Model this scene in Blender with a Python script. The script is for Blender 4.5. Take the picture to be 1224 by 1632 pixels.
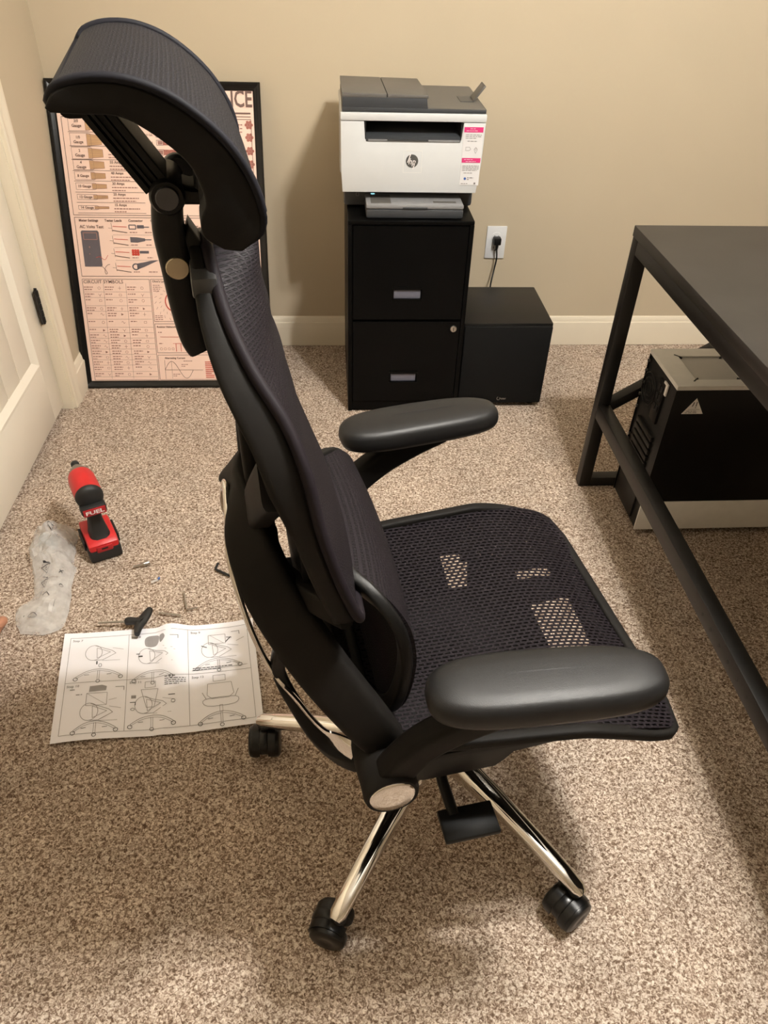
import bpy, bmesh, math, random
from mathutils import Vector, Matrix, noise

for o in list(bpy.data.objects):
    bpy.data.objects.remove(o, do_unlink=True)
scene = bpy.context.scene
COL = scene.collection
PI = math.pi

# ------------------------------------------------------------------ camera
CAM = Vector((0.2455, -2.6409, 1.338))
PITCH, YAW, ROLL, FPX = 0.6878, 0.0850, 0.0364, 1200.96
f0 = Vector((math.sin(YAW), math.cos(YAW), 0)); r0 = Vector((math.cos(YAW), -math.sin(YAW), 0)); u0 = Vector((0, 0, 1))
fwd = f0*math.cos(PITCH) - u0*math.sin(PITCH)
up1 = u0*math.cos(PITCH) + f0*math.sin(PITCH)
rgt = r0*math.cos(ROLL) + up1*math.sin(ROLL)
upv = up1*math.cos(ROLL) - r0*math.sin(ROLL)
cd = bpy.data.cameras.new('camera'); cam = bpy.data.objects.new('camera', cd); COL.objects.link(cam)
cd.sensor_fit = 'VERTICAL'; cd.sensor_height = 24.0; cd.lens = FPX/1632*24.0
cd.clip_start = 0.02; cd.clip_end = 50
m = Matrix((rgt, upv, -fwd)).transposed().to_4x4(); m.translation = CAM
cam.matrix_world = m
scene.camera = cam

# ------------------------------------------------------------------ world, lamps, exposure
w = bpy.data.worlds.new('world'); scene.world = w; w.use_nodes = True
w.node_tree.nodes['Background'].inputs[0].default_value = (1.0, 0.86, 0.7, 1)
w.node_tree.nodes['Background'].inputs[1].default_value = 0.02
vs = scene.view_settings
vs.view_transform = 'Standard'; vs.look = 'None'; vs.gamma = 1.0; vs.use_curve_mapping = False
vs.exposure = 0.0
CEIL = 2.44
LAMP_COL = (1.0, 0.97, 0.925)
CLUSTER = (0.98, -1.92)          # ceiling fixture with three bulbs
CLUSTER_W = 68.0                  # each bulb
def point_lamp(name, loc, watt, rad, parent=None):
    l = bpy.data.lights.new(name, 'POINT'); l.energy = watt; l.color = LAMP_COL; l.shadow_soft_size = rad
    o = bpy.data.objects.new(name, l); COL.objects.link(o); o.location = loc
    if parent: o.parent = parent
    return o

# ------------------------------------------------------------------ materials
MAT = {}
def nodes_of(name):
    mt = bpy.data.materials.new(name); mt.use_nodes = True
    nt = mt.node_tree
    return mt, nt, nt.nodes['Principled BSDF']
def add(nt, typ, **kw):
    n = nt.nodes.new(typ)
    for k, v in kw.items(): setattr(n, k, v)
    return n
def ramp(nt, stops):
    r = add(nt, 'ShaderNodeValToRGB'); e = r.color_ramp.elements
    while len(e) < len(stops): e.new(0.5)
    for i, (p, c) in enumerate(stops):
        e[i].position = p; e[i].color = (*c, 1)
    return r
def srgb(r, g, b):
    f = lambda c: (c/255/12.92) if c/255 <= .04045 else ((c/255+.055)/1.055)**2.4
    return (f(r), f(g), f(b))
def mat(name, col, rough=.5, metal=0, spec=.5, vary=.06, scale=40, bump=0, bscale=400, coat=0, sheen=0, trans=0):
    """plain procedural surface: slight noise variation in tone and roughness, optional fine grain"""
    mt, nt, b = nodes_of(name)
    tc = add(nt, 'ShaderNodeTexCoord'); n = add(nt, 'ShaderNodeTexNoise'); n.inputs['Scale'].default_value = scale; n.inputs['Detail'].default_value = 3
    nt.links.new(tc.outputs['Object'], n.inputs['Vector'])
    lo = tuple(c*(1-vary) for c in col); hi = tuple(min(1, c*(1+vary)) for c in col)
    r = ramp(nt, [(.3, lo), (.7, hi)]); nt.links.new(n.outputs['Fac'], r.inputs['Fac'])
    nt.links.new(r.outputs['Color'], b.inputs['Base Color'])
    b.inputs['Roughness'].default_value = rough; b.inputs['Metallic'].default_value = metal
    b.inputs['Specular IOR Level'].default_value = spec
    if coat: b.inputs['Coat Weight'].default_value = coat; b.inputs['Coat Roughness'].default_value = .08
    if sheen: b.inputs['Sheen Weight'].default_value = sheen
    if bump:
        n2 = add(nt, 'ShaderNodeTexNoise'); n2.inputs['Scale'].default_value = bscale; n2.inputs['Detail'].default_value = 2
        nt.links.new(tc.outputs['Object'], n2.inputs['Vector'])
        bp = add(nt, 'ShaderNodeBump'); bp.inputs['Strength'].default_value = bump; bp.inputs['Distance'].default_value = .001
        nt.links.new(n2.outputs['Fac'], bp.inputs['Height']); nt.links.new(bp.outputs['Normal'], b.inputs['Normal'])
    MAT[name] = mt
    return mt

mat('wall_paint', srgb(187, 173, 149), .75, vary=.015, scale=3, bump=.12, bscale=260, spec=.25)
mat('ceiling_paint', srgb(240, 236, 226), .8, vary=.01, bump=.2, bscale=150, spec=.2)
mat('trim_paint', srgb(222, 211, 190), .38, vary=.015, scale=6, spec=.4)
mat('door_paint', srgb(232, 224, 208), .35, vary=.015, scale=5, spec=.4, bump=.04, bscale=120)
mat('plastic_black', (.006, .0058, .0056), .42, spec=.2, vary=.15, scale=60, bump=.12, bscale=1500)
mat('plastic_soft', (.0075, .0066, .0058), .62, spec=.13, vary=.12, scale=50, bump=.1, bscale=1800)
mat('plastic_grey', (.035, .036, .038), .45, vary=.08)
mat('pad_rubber', (.007, .007, .0073), .46, vary=.1, scale=90, bump=.18, bscale=900, spec=.32)
mat('chrome', (.78, .76, .73), .07, metal=1, vary=.02)
mat('steel', (.5, .48, .45), .28, metal=1, vary=.06)
mat('brass_cap', (.42, .36, .26), .3, metal=1, vary=.05)
mat('dark_cap', (.07, .07, .075), .35, metal=.6, vary=.05)
mat('desk_top', (.020, .018, .016), .42, spec=.35, vary=.18, scale=12, bump=.06, bscale=300)
mat('desk_metal', (.009, .008, .007), .42, spec=.3, vary=.12, scale=30, bump=.12, bscale=1200)
mat('cabinet_metal', (.0016, .0016, .0016), .36, spec=.10, vary=.15, scale=20, bump=.06, bscale=900)
mat('cabinet_void', (.002, .002, .002), .6)
mat('label_plate', (.15, .155, .20), .35, metal=.3)
mat('sub_vinyl', (.004, .0038, .0036), .40, spec=.35, vary=.15, scale=30, bump=.1, bscale=900)
mat('sub_cloth', (.002, .002, .002), .8, spec=.2, vary=.2, scale=300, bump=.3, bscale=1200)
mat('pc_silver', (.74, .73, .70), .4, metal=0, vary=.03, bump=.03)
mat('pc_silver_dark', (.44, .43, .41), .42, metal=0, vary=.03)
mat('pc_black', (.0015, .0015, .0015), .3, vary=.1, spec=.2)
mat('pc_rear', (.006, .006, .006), .5, vary=.2)
mat('white_plastic', (.57, .58, .58), .22, vary=.01, spec=.5)
mat('outlet_white', (.70, .70, .70), .3, vary=.01)
mat('printer_dark', (.036, .039, .043), .38, vary=.05)
mat('printer_taupe', (.095, .089, .081), .45, vary=.04)
mat('printer_tray', (.19, .19, .192), .3, vary=.03)
mat('printer_band', (.76, .73, .67), .3, vary=.01)
mat('ink_black', (.02, .018, .018), .7, vary=.05)
mat('ink_brown', (.14, .085, .07), .75, vary=.05)
mat('ink_grey', (.14, .125, .125), .75, vary=.08)
mat('ink_tan', (.50, .30, .15), .7, vary=.05)
mat('ink_copper', (.34, .12, .09), .7, vary=.25, scale=300)
mat('ink_red', (.50, .05, .03), .7)
mat('ink_slate', (.10, .085, .095), .7, vary=.05)
mat('ink_bag', (.03, .03, .035), .6)
mat('pink', (.60, .035, .17), .4)
mat('sticker', (.66, .65, .65), .35, vary=.01)
mat('label_white', (.88, .86, .83), .4, vary=.01)
mat('logo_grey', (.07, .07, .065), .4)
mat('poster_paper', srgb(234, 203, 186), .55, vary=.02, scale=4)
mat('poster_gray', srgb(150, 110, 100), .6)
mat('frame_black', (.003, .003, .003), .22, vary=.1, spec=.4)
mat('paper', (.90, .89, .93), .6, vary=.01, scale=8)
mat('paper_print', (.30, .285, .285), .7)
mat('paper_dark', (.06, .06, .06), .7)
mat('tool_red', (.52, .012, .014), .42, vary=.06, bump=.05)
mat('tool_red_dark', (.34, .008, .012), .4)
mat('tool_black', (.008, .008, .008), .55, vary=.15, bump=.2, bscale=900)
mat('tool_grey', (.20, .175, .14), .4, metal=.3)
mat('white_ink', (.75, .70, .68), .5)
mat('blue_plastic', (.05, .12, .35), .3)
mat('lamp_metal', (.55, .5, .42), .3, metal=1)
mat('skin', (.42, .20, .12), .5, vary=.08, scale=25)
mat('cloth_navy', (.03, .035, .05), .8, vary=.15, scale=200)
mat('hinge_black', (.006, .006, .006), .35)
mat('wheel_black', (.003, .003, .003), .3, vary=.1, spec=.35)

def carpet():
    mt, nt, b = nodes_of('carpet_pile')
    tc = add(nt, 'ShaderNodeTexCoord')
    n1 = add(nt, 'ShaderNodeTexNoise'); n1.inputs['Scale'].default_value = 205; n1.inputs['Detail'].default_value = 2.5; n1.inputs['Roughness'].default_value = .6; n1.inputs['Distortion'].default_value = .9
    n2 = add(nt, 'ShaderNodeTexNoise'); n2.inputs['Scale'].default_value = 7; n2.inputs['Detail'].default_value = 3
    n3 = add(nt, 'ShaderNodeTexNoise'); n3.inputs['Scale'].default_value = 520; n3.inputs['Detail'].default_value = 2
    for n in (n1, n2, n3): nt.links.new(tc.outputs['Object'], n.inputs['Vector'])
    r = ramp(nt, [(.34, srgb(104, 84, 68)), (.45, srgb(156, 135, 118)), (.54, srgb(204, 186, 168)), (.66, srgb(242, 230, 216))])
    nt.links.new(n1.outputs['Fac'], r.inputs['Fac'])
    r2 = ramp(nt, [(.3, (.86, .86, .86)), (.7, (1.05, 1.04, 1.03))]); nt.links.new(n2.outputs['Fac'], r2.inputs['Fac'])
    mx = add(nt, 'ShaderNodeMix', data_type='RGBA', blend_type='MULTIPLY'); mx.inputs[0].default_value = 1
    nt.links.new(r.outputs['Color'], mx.inputs[6]); nt.links.new(r2.outputs['Color'], mx.inputs[7])
    nt.links.new(mx.outputs[2], b.inputs['Base Color'])
    b.inputs['Roughness'].default_value = 1; b.inputs['Specular IOR Level'].default_value = .05
    ad = add(nt, 'ShaderNodeMath', operation='ADD'); ml = add(nt, 'ShaderNodeMath', operation='MULTIPLY'); ml.inputs[1].default_value = .4
    nt.links.new(n3.outputs['Fac'], ml.inputs[0]); nt.links.new(n1.outputs['Fac'], ad.inputs[0]); nt.links.new(ml.outputs[0], ad.inputs[1])
    bp = add(nt, 'ShaderNodeBump'); bp.inputs['Strength'].default_value = .75; bp.inputs['Distance'].default_value = .008
    nt.links.new(ad.outputs[0], bp.inputs['Height']); nt.links.new(bp.outputs['Normal'], b.inputs['Normal'])
    MAT['carpet'] = mt
carpet()

def fabric(name, bw, rh, mortar, holes, c1, c2, spark=.5):
    """woven mesh: staggered cells in metres along the UV map; holes really let light and sight through"""
    mt, nt, b = nodes_of(name)
    uv = add(nt, 'ShaderNodeUVMap'); uv.uv_map = 'UVMap'
    br = add(nt, 'ShaderNodeTexBrick'); br.offset = .5
    br.inputs['Scale'].default_value = 1; br.inputs['Brick Width'].default_value = bw; br.inputs['Row Height'].default_value = rh
    br.inputs['Mortar Size'].default_value = mortar; br.inputs['Mortar Smooth'].default_value = .35
    nt.links.new(uv.outputs['UV'], br.inputs['Vector'])
    ns = add(nt, 'ShaderNodeTexNoise'); ns.inputs['Scale'].default_value = 900; ns.inputs['Detail'].default_value = 1
    nt.links.new(uv.outputs['UV'], ns.inputs['Vector'])
    cr = ramp(nt, [(.0, c1), (1., c2)]); nt.links.new(br.outputs['Fac'], cr.inputs['Fac'])
    nt.links.new(cr.outputs['Color'], b.inputs['Base Color'])
    rr_ = ramp(nt, [(.35, (.5,)*3), (.7, (.85,)*3)]); nt.links.new(ns.outputs['Fac'], rr_.inputs['Fac']); nt.links.new(rr_.outputs['Color'], b.inputs['Roughness'])
    b.inputs['Specular IOR Level'].default_value = spark
    ad = add(nt, 'ShaderNodeMath', operation='ADD'); ml = add(nt, 'ShaderNodeMath', operation='MULTIPLY'); ml.inputs[1].default_value = .5
    nt.links.new(ns.outputs['Fac'], ml.inputs[0]); nt.links.new(br.outputs['Fac'], ad.inputs[0]); nt.links.new(ml.outputs[0], ad.inputs[1])
    bp = add(nt, 'ShaderNodeBump'); bp.inputs['Strength'].default_value = .8; bp.inputs['Distance'].default_value = .0012 if holes else .0007
    nt.links.new(ad.outputs[0], bp.inputs['Height']); nt.links.new(bp.outputs['Normal'], b.inputs['Normal'])
    if holes:
        gt = add(nt, 'ShaderNodeMath', operation='GREATER_THAN'); gt.inputs[1].default_value = .12
        nt.links.new(br.outputs['Fac'], gt.inputs[0]); nt.links.new(gt.outputs[0], b.inputs['Alpha'])
    MAT[name] = mt
fabric('seat_weave', .0112, .0070, .0024, True, (.003, .0022, .003), (.0085, .006, .008), .14)
fabric('back_weave', .0052, .0034, .0012, False, (.0025, .0018, .0025), (.009, .0065, .0088), .16)
fabric('head_weave', .0046, .0032, .0010, False, (.0025, .0025, .004), (.009, .009, .0125), .14)

def film():
    mt, nt, b = nodes_of('clear_film')
    b.inputs['Base Color'].default_value = (.82, .80, .77, 1); b.inputs['Roughness'].default_value = .09
    b.inputs['Specular IOR Level'].default_value = .8
    tc = add(nt, 'ShaderNodeTexCoord'); n = add(nt, 'ShaderNodeTexNoise'); n.inputs['Scale'].default_value = 30; n.inputs['Detail'].default_value = 3
    nt.links.new(tc.outputs['Object'], n.inputs['Vector'])
    r = ramp(nt, [(.3, (.26,)*3), (.75, (.52,)*3)]); nt.links.new(n.outputs['Fac'], r.inputs['Fac']); nt.links.new(r.outputs['Color'], b.inputs['Alpha'])
    MAT['clear_film'] = mt
film()
def film_blue():
    mt = MAT['clear_film'].copy(); mt.name = 'blue_film'; mt.node_tree.nodes['Principled BSDF'].inputs['Base Color'].default_value = (.55, .72, .82, 1); MAT['blue_film'] = mt
film_blue()

# ------------------------------------------------------------------ mesh helpers
def V(*a): return Vector(a)
def cr(pts, n=6, closed=False):
    """Catmull-Rom through the points"""
    P = [Vector(p) for p in pts]; out = []; N = len(P)
    for i in range(N if closed else N-1):
        if closed: a, b_, c, d = P[i-1], P[i], P[(i+1) % N], P[(i+2) % N]
        else: a, b_, c, d = P[max(i-1, 0)], P[i], P[i+1], P[min(i+2, N-1)]
        for k in range(n):
            t = k/n
            out.append(.5*((2*b_)+(c-a)*t+(2*a-5*b_+4*c-d)*t*t+(3*b_-a-3*c+d)*t**3))
    if not closed: out.append(P[-1].copy())
    return out
def lerp_tab(tab, x):
    if x <= tab[0][0]: return tab[0][1]
    for (x0, y0), (x1, y1) in zip(tab, tab[1:]):
        if x <= x1:
            t = (x-x0)/(x1-x0); return y0+(y1-y0)*t
    return tab[-1][1]
def smooth_tab(tab, x):
    """monotone-ish smooth table lookup"""
    n = len(tab)
    if x <= tab[0][0]: return tab[0][1]
    if x >= tab[-1][0]: return tab[-1][1]
    for i in range(n-1):
        x0, y0 = tab[i]; x1, y1 = tab[i+1]
        if x <= x1:
            def sl(j):
                if j == 0: return (tab[1][1]-tab[0][1])/(tab[1][0]-tab[0][0])
                if j == n-1: return (tab[-1][1]-tab[-2][1])/(tab[-1][0]-tab[-2][0])
                return (tab[j+1][1]-tab[j-1][1])/(tab[j+1][0]-tab[j-1][0])
            h = x1-x0; t = (x-x0)/h; m0 = sl(i)*h; m1 = sl(i+1)*h
            return (2*t**3-3*t*t+1)*y0+(t**3-2*t*t+t)*m0+(-2*t**3+3*t*t)*y1+(t**3-t*t)*m1
def rr(a, b_, r, n=3):
    """rounded rectangle profile, half sizes a,b"""
    out = []
    for cx, cy, a0 in ((a-r, b_-r, 0), (-(a-r), b_-r, PI/2), (-(a-r), -(b_-r), PI), (a-r, -(b_-r), 1.5*PI)):
        for k in range(n+1):
            t = a0+PI/2*k/n; out.append((cx+r*math.cos(t), cy+r*math.sin(t)))
    return out
def circ(r, n=16): return [(r*math.cos(2*PI*k/n), r*math.sin(2*PI*k/n)) for k in range(n)]

class B:
    def __init__(s):
        s.bm = bmesh.new(); s.uv = s.bm.loops.layers.uv.new('UVMap')
    def face(s, vs):
        try: return s.bm.faces.new(vs)
        except ValueError: return None
    def ring(s, pts): return [s.bm.verts.new(p) for p in pts]
    def skin(s, rings, caps=True, closed=False):
        R = [s.ring(r) for r in rings]; n = len(R[0])
        for i in range(len(R) if closed else len(R)-1):
            a, b_ = R[i], R[(i+1) % len(R)]
            for k in range(n): s.face((a[k], a[(k+1) % n], b_[(k+1) % n], b_[k]))
        if caps and not closed:
            s.face(list(reversed(R[0]))); s.face(R[-1])
        return s
    def sweep(s, pts, prof, up=(0, 0, 1), closed=False, scale=None, caps=True):
        pts = [Vector(p) for p in pts]; N = len(pts); rings = []
        for i, p in enumerate(pts):
            if closed: t = pts[(i+1) % N]-pts[i-1]
            else: t = pts[min(i+1, N-1)]-pts[max(i-1, 0)]
            t.normalize()
            u = Vector(up[i] if isinstance(up, list) else up)
            sd = t.cross(u)
            if sd.length < 1e-5: sd = t.cross(Vector((1, 0, 0.1)))
            sd.normalize(); nn = sd.cross(t)
            k = scale[i] if scale else (1, 1)
            if not isinstance(k, tuple): k = (k, k)
            pr = prof[i] if isinstance(prof[0], list) else prof
            rings.append([p+sd*(a*k[0])+nn*(b_*k[1]) for a, b_ in pr])
        return s.skin(rings, caps, closed)
    def tube(s, pts, r, n=10, closed=False):
        return s.sweep(pts, circ(r, n), up=(.137, .291, .947), closed=closed)
    def box(s, x0, x1, y0, y1, z0, z1, bev=0, seg=2, M=None):
        b2 = bmesh.new(); bmesh.ops.create_cube(b2, size=1)
        for v in b2.verts: v.co = Vector(((x0+x1)/2+v.co.x*(x1-x0), (y0+y1)/2+v.co.y*(y1-y0), (z0+z1)/2+v.co.z*(z1-z0)))
        if bev: bmesh.ops.bevel(b2, geom=b2.edges[:], offset=bev, segments=seg, profile=.5, affect='EDGES', clamp_overlap=True)
        return s.merge(b2, M)
    def merge(s, b2, M=None):
        mp = {}
        for v in b2.verts: mp[v] = s.bm.verts.new(M @ v.co if M else v.co)
        for f in b2.faces: s.face([mp[v] for v in f.verts])
        b2.free(); return s
    def cyl(s, p0, p1, r0_, r1_=None, n=24, bev=0):
        p0 = Vector(p0); p1 = Vector(p1); r1_ = r0_ if r1_ is None else r1_
        d = (p1-p0).normalized(); a = d.orthogonal().normalized(); c = d.cross(a)
        st = [(0, r0_), (1, r1_)]; L = (p1-p0).length
        if bev: st = [(0, r0_-bev), (bev/L, r0_), (1-bev/L, r1_), (1, r1_-bev)]
        return s.skin([[p0.lerp(p1, t)+a*(r*math.cos(2*PI*k/n))+c*(r*math.sin(2*PI*k/n)) for k in range(n)] for t, r in st])
    def lathe(s, o, d, st, n=24):
        """stations (distance along d, radius)"""
        o = Vector(o); d = Vector(d).normalized(); a = d.orthogonal().normalized(); c = d.cross(a)
        return s.skin([[o+d*t+a*(r*math.cos(2*PI*k/n))+c*(r*math.sin(2*PI*k/n)) for k in range(n)] for t, r in st])
    def prism(s, poly, f, d0, d1, bev=0, seg=2):
        """2D polygon; f(x,y,d)->3D; between depths d0,d1"""
        b2 = bmesh.new()
        A = [b2.verts.new(f(x, y, d0)) for x, y in poly]; C = [b2.verts.new(f(x, y, d1)) for x, y in poly]
        n = len(poly); fa = b2.faces.new(A); fb = b2.faces.new(list(reversed(C)))
        for k in range(n): b2.faces.new((A[(k+1) % n], A[k], C[k], C[(k+1) % n]))
        bmesh.ops.recalc_face_normals(b2, faces=b2.faces[:])
        if bev:
            ed = list(fa.edges)+list(fb.edges)
            bmesh.ops.bevel(b2, geom=ed, offset=bev, segments=seg, profile=.5, affect='EDGES', clamp_overlap=True)
        return s.merge(b2)
    def shell(s, fn, ns, nt, thick=0, uvf=None):
        """surface fn(a,b) a,b in 0..1, optional thickness towards minus normal"""
        P = [[Vector(fn(i/ns, j/nt)) for j in range(nt+1)] for i in range(ns+1)]
        def nrm(i, j):
            du = P[min(i+1, ns)][j]-P[max(i-1, 0)][j]; dv = P[i][min(j+1, nt)]-P[i][max(j-1, 0)]
            c = du.cross(dv); return c.normalized() if c.length > 1e-12 else Vector((0, 0, 1))
        T = [[s.bm.verts.new(P[i][j]) for j in range(nt+1)] for i in range(ns+1)]
        def uvset(f, idx):
            if f and uvf:
                for l, (i, j) in zip(f.loops, idx): l[s.uv].uv = uvf(i/ns, j/nt)
        for i in range(ns):
            for j in range(nt):
                idx = [(i, j), (i+1, j), (i+1, j+1), (i, j+1)]
                uvset(s.face([T[a][b_] for a, b_ in idx]), idx)
        if thick:
            Q = [[s.bm.verts.new(P[i][j]-nrm(i, j)*thick) for j in range(nt+1)] for i in range(ns+1)]
            for i in range(ns):
                for j in range(nt):
                    idx = [(i, j+1), (i+1, j+1), (i+1, j), (i, j)]
                    uvset(s.face([Q[a][b_] for a, b_ in idx]), idx)
            brd = [(i, 0) for i in range(ns)]+[(ns, j) for j in range(nt)]+[(i, nt) for i in range(ns, 0, -1)]+[(0, j) for j in range(nt, 0, -1)]
            for k, (i, j) in enumerate(brd):
                i2, j2 = brd[(k+1) % len(brd)]
                idx = [(i, j), (i2, j2), (i2, j2), (i, j)]
                uvset(s.face([T[i2][j2], T[i][j], Q[i][j], Q[i2][j2]]), [(i2, j2), (i, j), (i, j), (i2, j2)])
        return s
    def obj(s, name, m, parent=None, smooth=40, fix=True):
        if fix: bmesh.ops.recalc_face_normals(s.bm, faces=s.bm.faces[:])
        me = bpy.data.meshes.new(name); s.bm.to_mesh(me); s.bm.free()
        if smooth:
            for p in me.polygons: p.use_smooth = True
            me.set_sharp_from_angle(angle=math.radians(smooth))
        me.materials.append(MAT[m])
        o = bpy.data.objects.new(name, me); COL.objects.link(o)
        if parent: o.parent = parent
        return o
def empty(name, loc=(0, 0, 0), rz=0, parent=None):
    o = bpy.data.objects.new(name, None); COL.objects.link(o); o.location = loc; o.rotation_euler = (0, 0, rz)
    o.empty_display_size = .05
    if parent: o.parent = parent
    return o
def tag(o, label, cat, group=None):
    o['label'] = label; o['category'] = cat
    if group: o['group'] = group
    return o
def struct(o): o['kind'] = 'structure'; return o
def copy_child(o, parent, loc=None):
    c = o.copy(); COL.objects.link(c); c.parent = parent
    if loc is not None: c.location = loc
    return c

class Ink:
    """flat print: lines, shapes and lettering laid on a surface by map f(x,y)->point"""
    def __init__(s): s.v = []; s.f = []
    def poly(s, pts):
        k = len(s.v); s.v += [tuple(p) for p in pts]; s.f.append(list(range(k, k+len(pts))))
        return s
    def rect(s, x0, y0, x1, y1): return s.poly([(x0, y0), (x1, y0), (x1, y1), (x0, y1)])
    def line(s, pts, wd):
        for (x0, y0), (x1, y1) in zip(pts, pts[1:]):
            dx, dy = x1-x0, y1-y0; L = math.hypot(dx, dy)
            if L < 1e-9: continue
            n = max(1, int(L/.02)); nx, ny = -dy/L*wd/2, dx/L*wd/2
            for k in range(n):
                a, b_ = k/n, (k+1)/n
                ax, ay, bx_, by = x0+dx*a, y0+dy*a, x0+dx*b_, y0+dy*b_
                s.poly([(ax-nx, ay-ny), (bx_-nx, by-ny), (bx_+nx, by+ny), (ax+nx, ay+ny)])
        return s
    def loop(s, pts, wd): return s.line(list(pts)+[pts[0]], wd)
    def frame(s, x0, y0, x1, y1, wd): return s.loop([(x0, y0), (x1, y0), (x1, y1), (x0, y1)], wd)
    def ell(s, cx, cy, rx, ry, wd=None, n=16, a0=0, a1=2*PI):
        pts = [(cx+rx*math.cos(a0+(a1-a0)*k/n), cy+ry*math.sin(a0+(a1-a0)*k/n)) for k in range(n+1)]
        return s.poly(pts[:-1]) if wd is None else s.line(pts, wd)
    def text(s, body, x, y, size, align='LEFT', shear=0, bold=0, sx=1):
        cu = bpy.data.curves.new('t', 'FONT'); cu.body = body; cu.size = size; cu.align_x = align; cu.align_y = 'CENTER'; cu.shear = shear; cu.offset = bold; cu.resolution_u = 2
        ob = bpy.data.objects.new('t', cu); COL.objects.link(ob)
        dg = bpy.context.evaluated_depsgraph_get(); me = bpy.data.meshes.new_from_object(ob.evaluated_get(dg))
        k = len(s.v); s.v += [(x+q.co.x*sx, y+q.co.y) for q in me.vertices]
        s.f += [[k+i for i in p.vertices] for p in me.polygons]
        bpy.data.objects.remove(ob); bpy.data.curves.remove(cu); bpy.data.meshes.remove(me)
        return s
    def greek(s, x, y, wd, n, gap, h, rnd):
        """lines of print too small to read"""
        for k in range(n):
            xx = x; end = x+wd*(1 if k < n-1 else rnd.uniform(.45, .9))
            while xx < end:
                l = min(rnd.uniform(.004, .010), end-xx); s.rect(xx, y-k*gap-h/2, xx+l, y-k*gap+h/2); xx += l+.0018
        return s
    def obj(s, name, m, f, parent, stuff=True):
        me = bpy.data.meshes.new(name); me.from_pydata([f(x, y) for x, y in s.v], [], s.f); me.update()
        me.materials.append(MAT[m]); o = bpy.data.objects.new(name, me); COL.objects.link(o); o.parent = parent
        if stuff and len(s.f) > 1: o['kind'] = 'stuff'          # print too fine to pick apart
        return o
# ================================================================== the room
XL, XR, YB, YF = -0.603, 4.1, 0.0, -5.2
T = .12
# carpet base with a slightly uneven pile
def carpet_fn(a, b_):
    x = XL-.1+(XR-XL+.2)*a; y = YF-.1+(YB-YF+.2)*b_
    return (x, y, .0015*noise.noise(Vector((x*9, y*9, 0))))
struct(B().shell(lambda a, b_: Vector(carpet_fn(a, b_))-Vector((0, 0, .0015)), 90, 100).obj('floor', 'carpet', smooth=180))
struct(B().box(XL-T, XR+T, YF-T, YB+T, CEIL, CEIL+T).obj('ceiling', 'ceiling_paint', smooth=0))
struct(B().box(XL-T, XR+T, YB, YB+T, -.02, CEIL).obj('wall_back', 'wall_paint', smooth=0))
struct(B().box(XR, XR+T, YF, YB, -.02, CEIL).obj('wall_right', 'wall_paint', smooth=0))
struct(B().box(XL-T, XR+T, YF-T, YF, -.02, CEIL).obj('wall_front', 'wall_paint', smooth=0))
DY0, DY1, DH = -.452, -1.222, 2.04          # door opening in the left wall
b = B(); b.box(XL-T, XL, DY0, YB, -.02, CEIL); b.box(XL-T, XL, YF, DY1, -.02, CEIL); b.box(XL-T, XL, DY1, DY0, DH, CEIL)
struct(b.obj('wall_left', 'wall_paint', smooth=0))

def baseboard(name, p0, p1, nrm):
    """moulded skirting: flat board with a stepped and rounded top"""
    p0 = Vector(p0); p1 = Vector(p1); n = Vector(nrm)
    prof = [(0, 0), (.0155, 0), (.0155, .088), (.0145, .092), (.0115, .094), (.0105, .099), (.009, .106), (.006, .111), (.002, .113), (0, .113)]
    struct(B().skin([[q+n*a+Vector((0, 0, h)) for a, h in prof] for q in (p0, p1)]).obj(name, 'trim_paint', smooth=30))
baseboard('baseboard_back', (XL, YB, 0), (XR, YB, 0), (0, -1, 0))
baseboard('baseboard_left', (XL, -.395, 0), (XL, YB, 0), (1, 0, 0))
baseboard('baseboard_left_front', (XL, YF, 0), (XL, -1.279, 0), (1, 0, 0))
baseboard('baseboard_right', (XR, YF, 0), (XR, YB, 0), (-1, 0, 0))
baseboard('baseboard_front', (XL, YF, 0), (XR, YF, 0), (0, 1, 0))

def casing(name, ya, yb):
    """door casing with a fluted face"""
    s = 1 if yb > ya else -1; w_ = abs(yb-ya)
    prof = [(0, 0), (0, .011), (.006, .014), (.012, .0115), (.030, .013), (.036, .017), (.050, .018), (w_-.001, .016), (w_, .012), (w_, 0)]
    return B().skin([[V(XL+h, ya+s*a, z) for a, h in prof] for z in (0, DH+.055)])
struct(casing('trim_1', DY0, DY0+.057).obj('trim_1', 'trim_paint', smooth=30))
struct(casing('trim_2', DY1, DY1-.057).obj('trim_2', 'trim_paint', smooth=30))
b = B(); b.box(XL, XL+.017, DY1, DY0, DH, DH+.057, .003)
struct(b.obj('trim_3', 'trim_paint'))
b = B(); b.box(XL-T, XL+.001, DY0-.006, DY0+.004, 0, DH); b.box(XL-T, XL+.001, DY1-.004, DY1+.006, 0, DH); b.box(XL-T, XL+.001, DY1, DY0, DH-.006, DH+.004)
struct(b.obj('trim_4', 'trim_paint', smooth=0))

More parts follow.
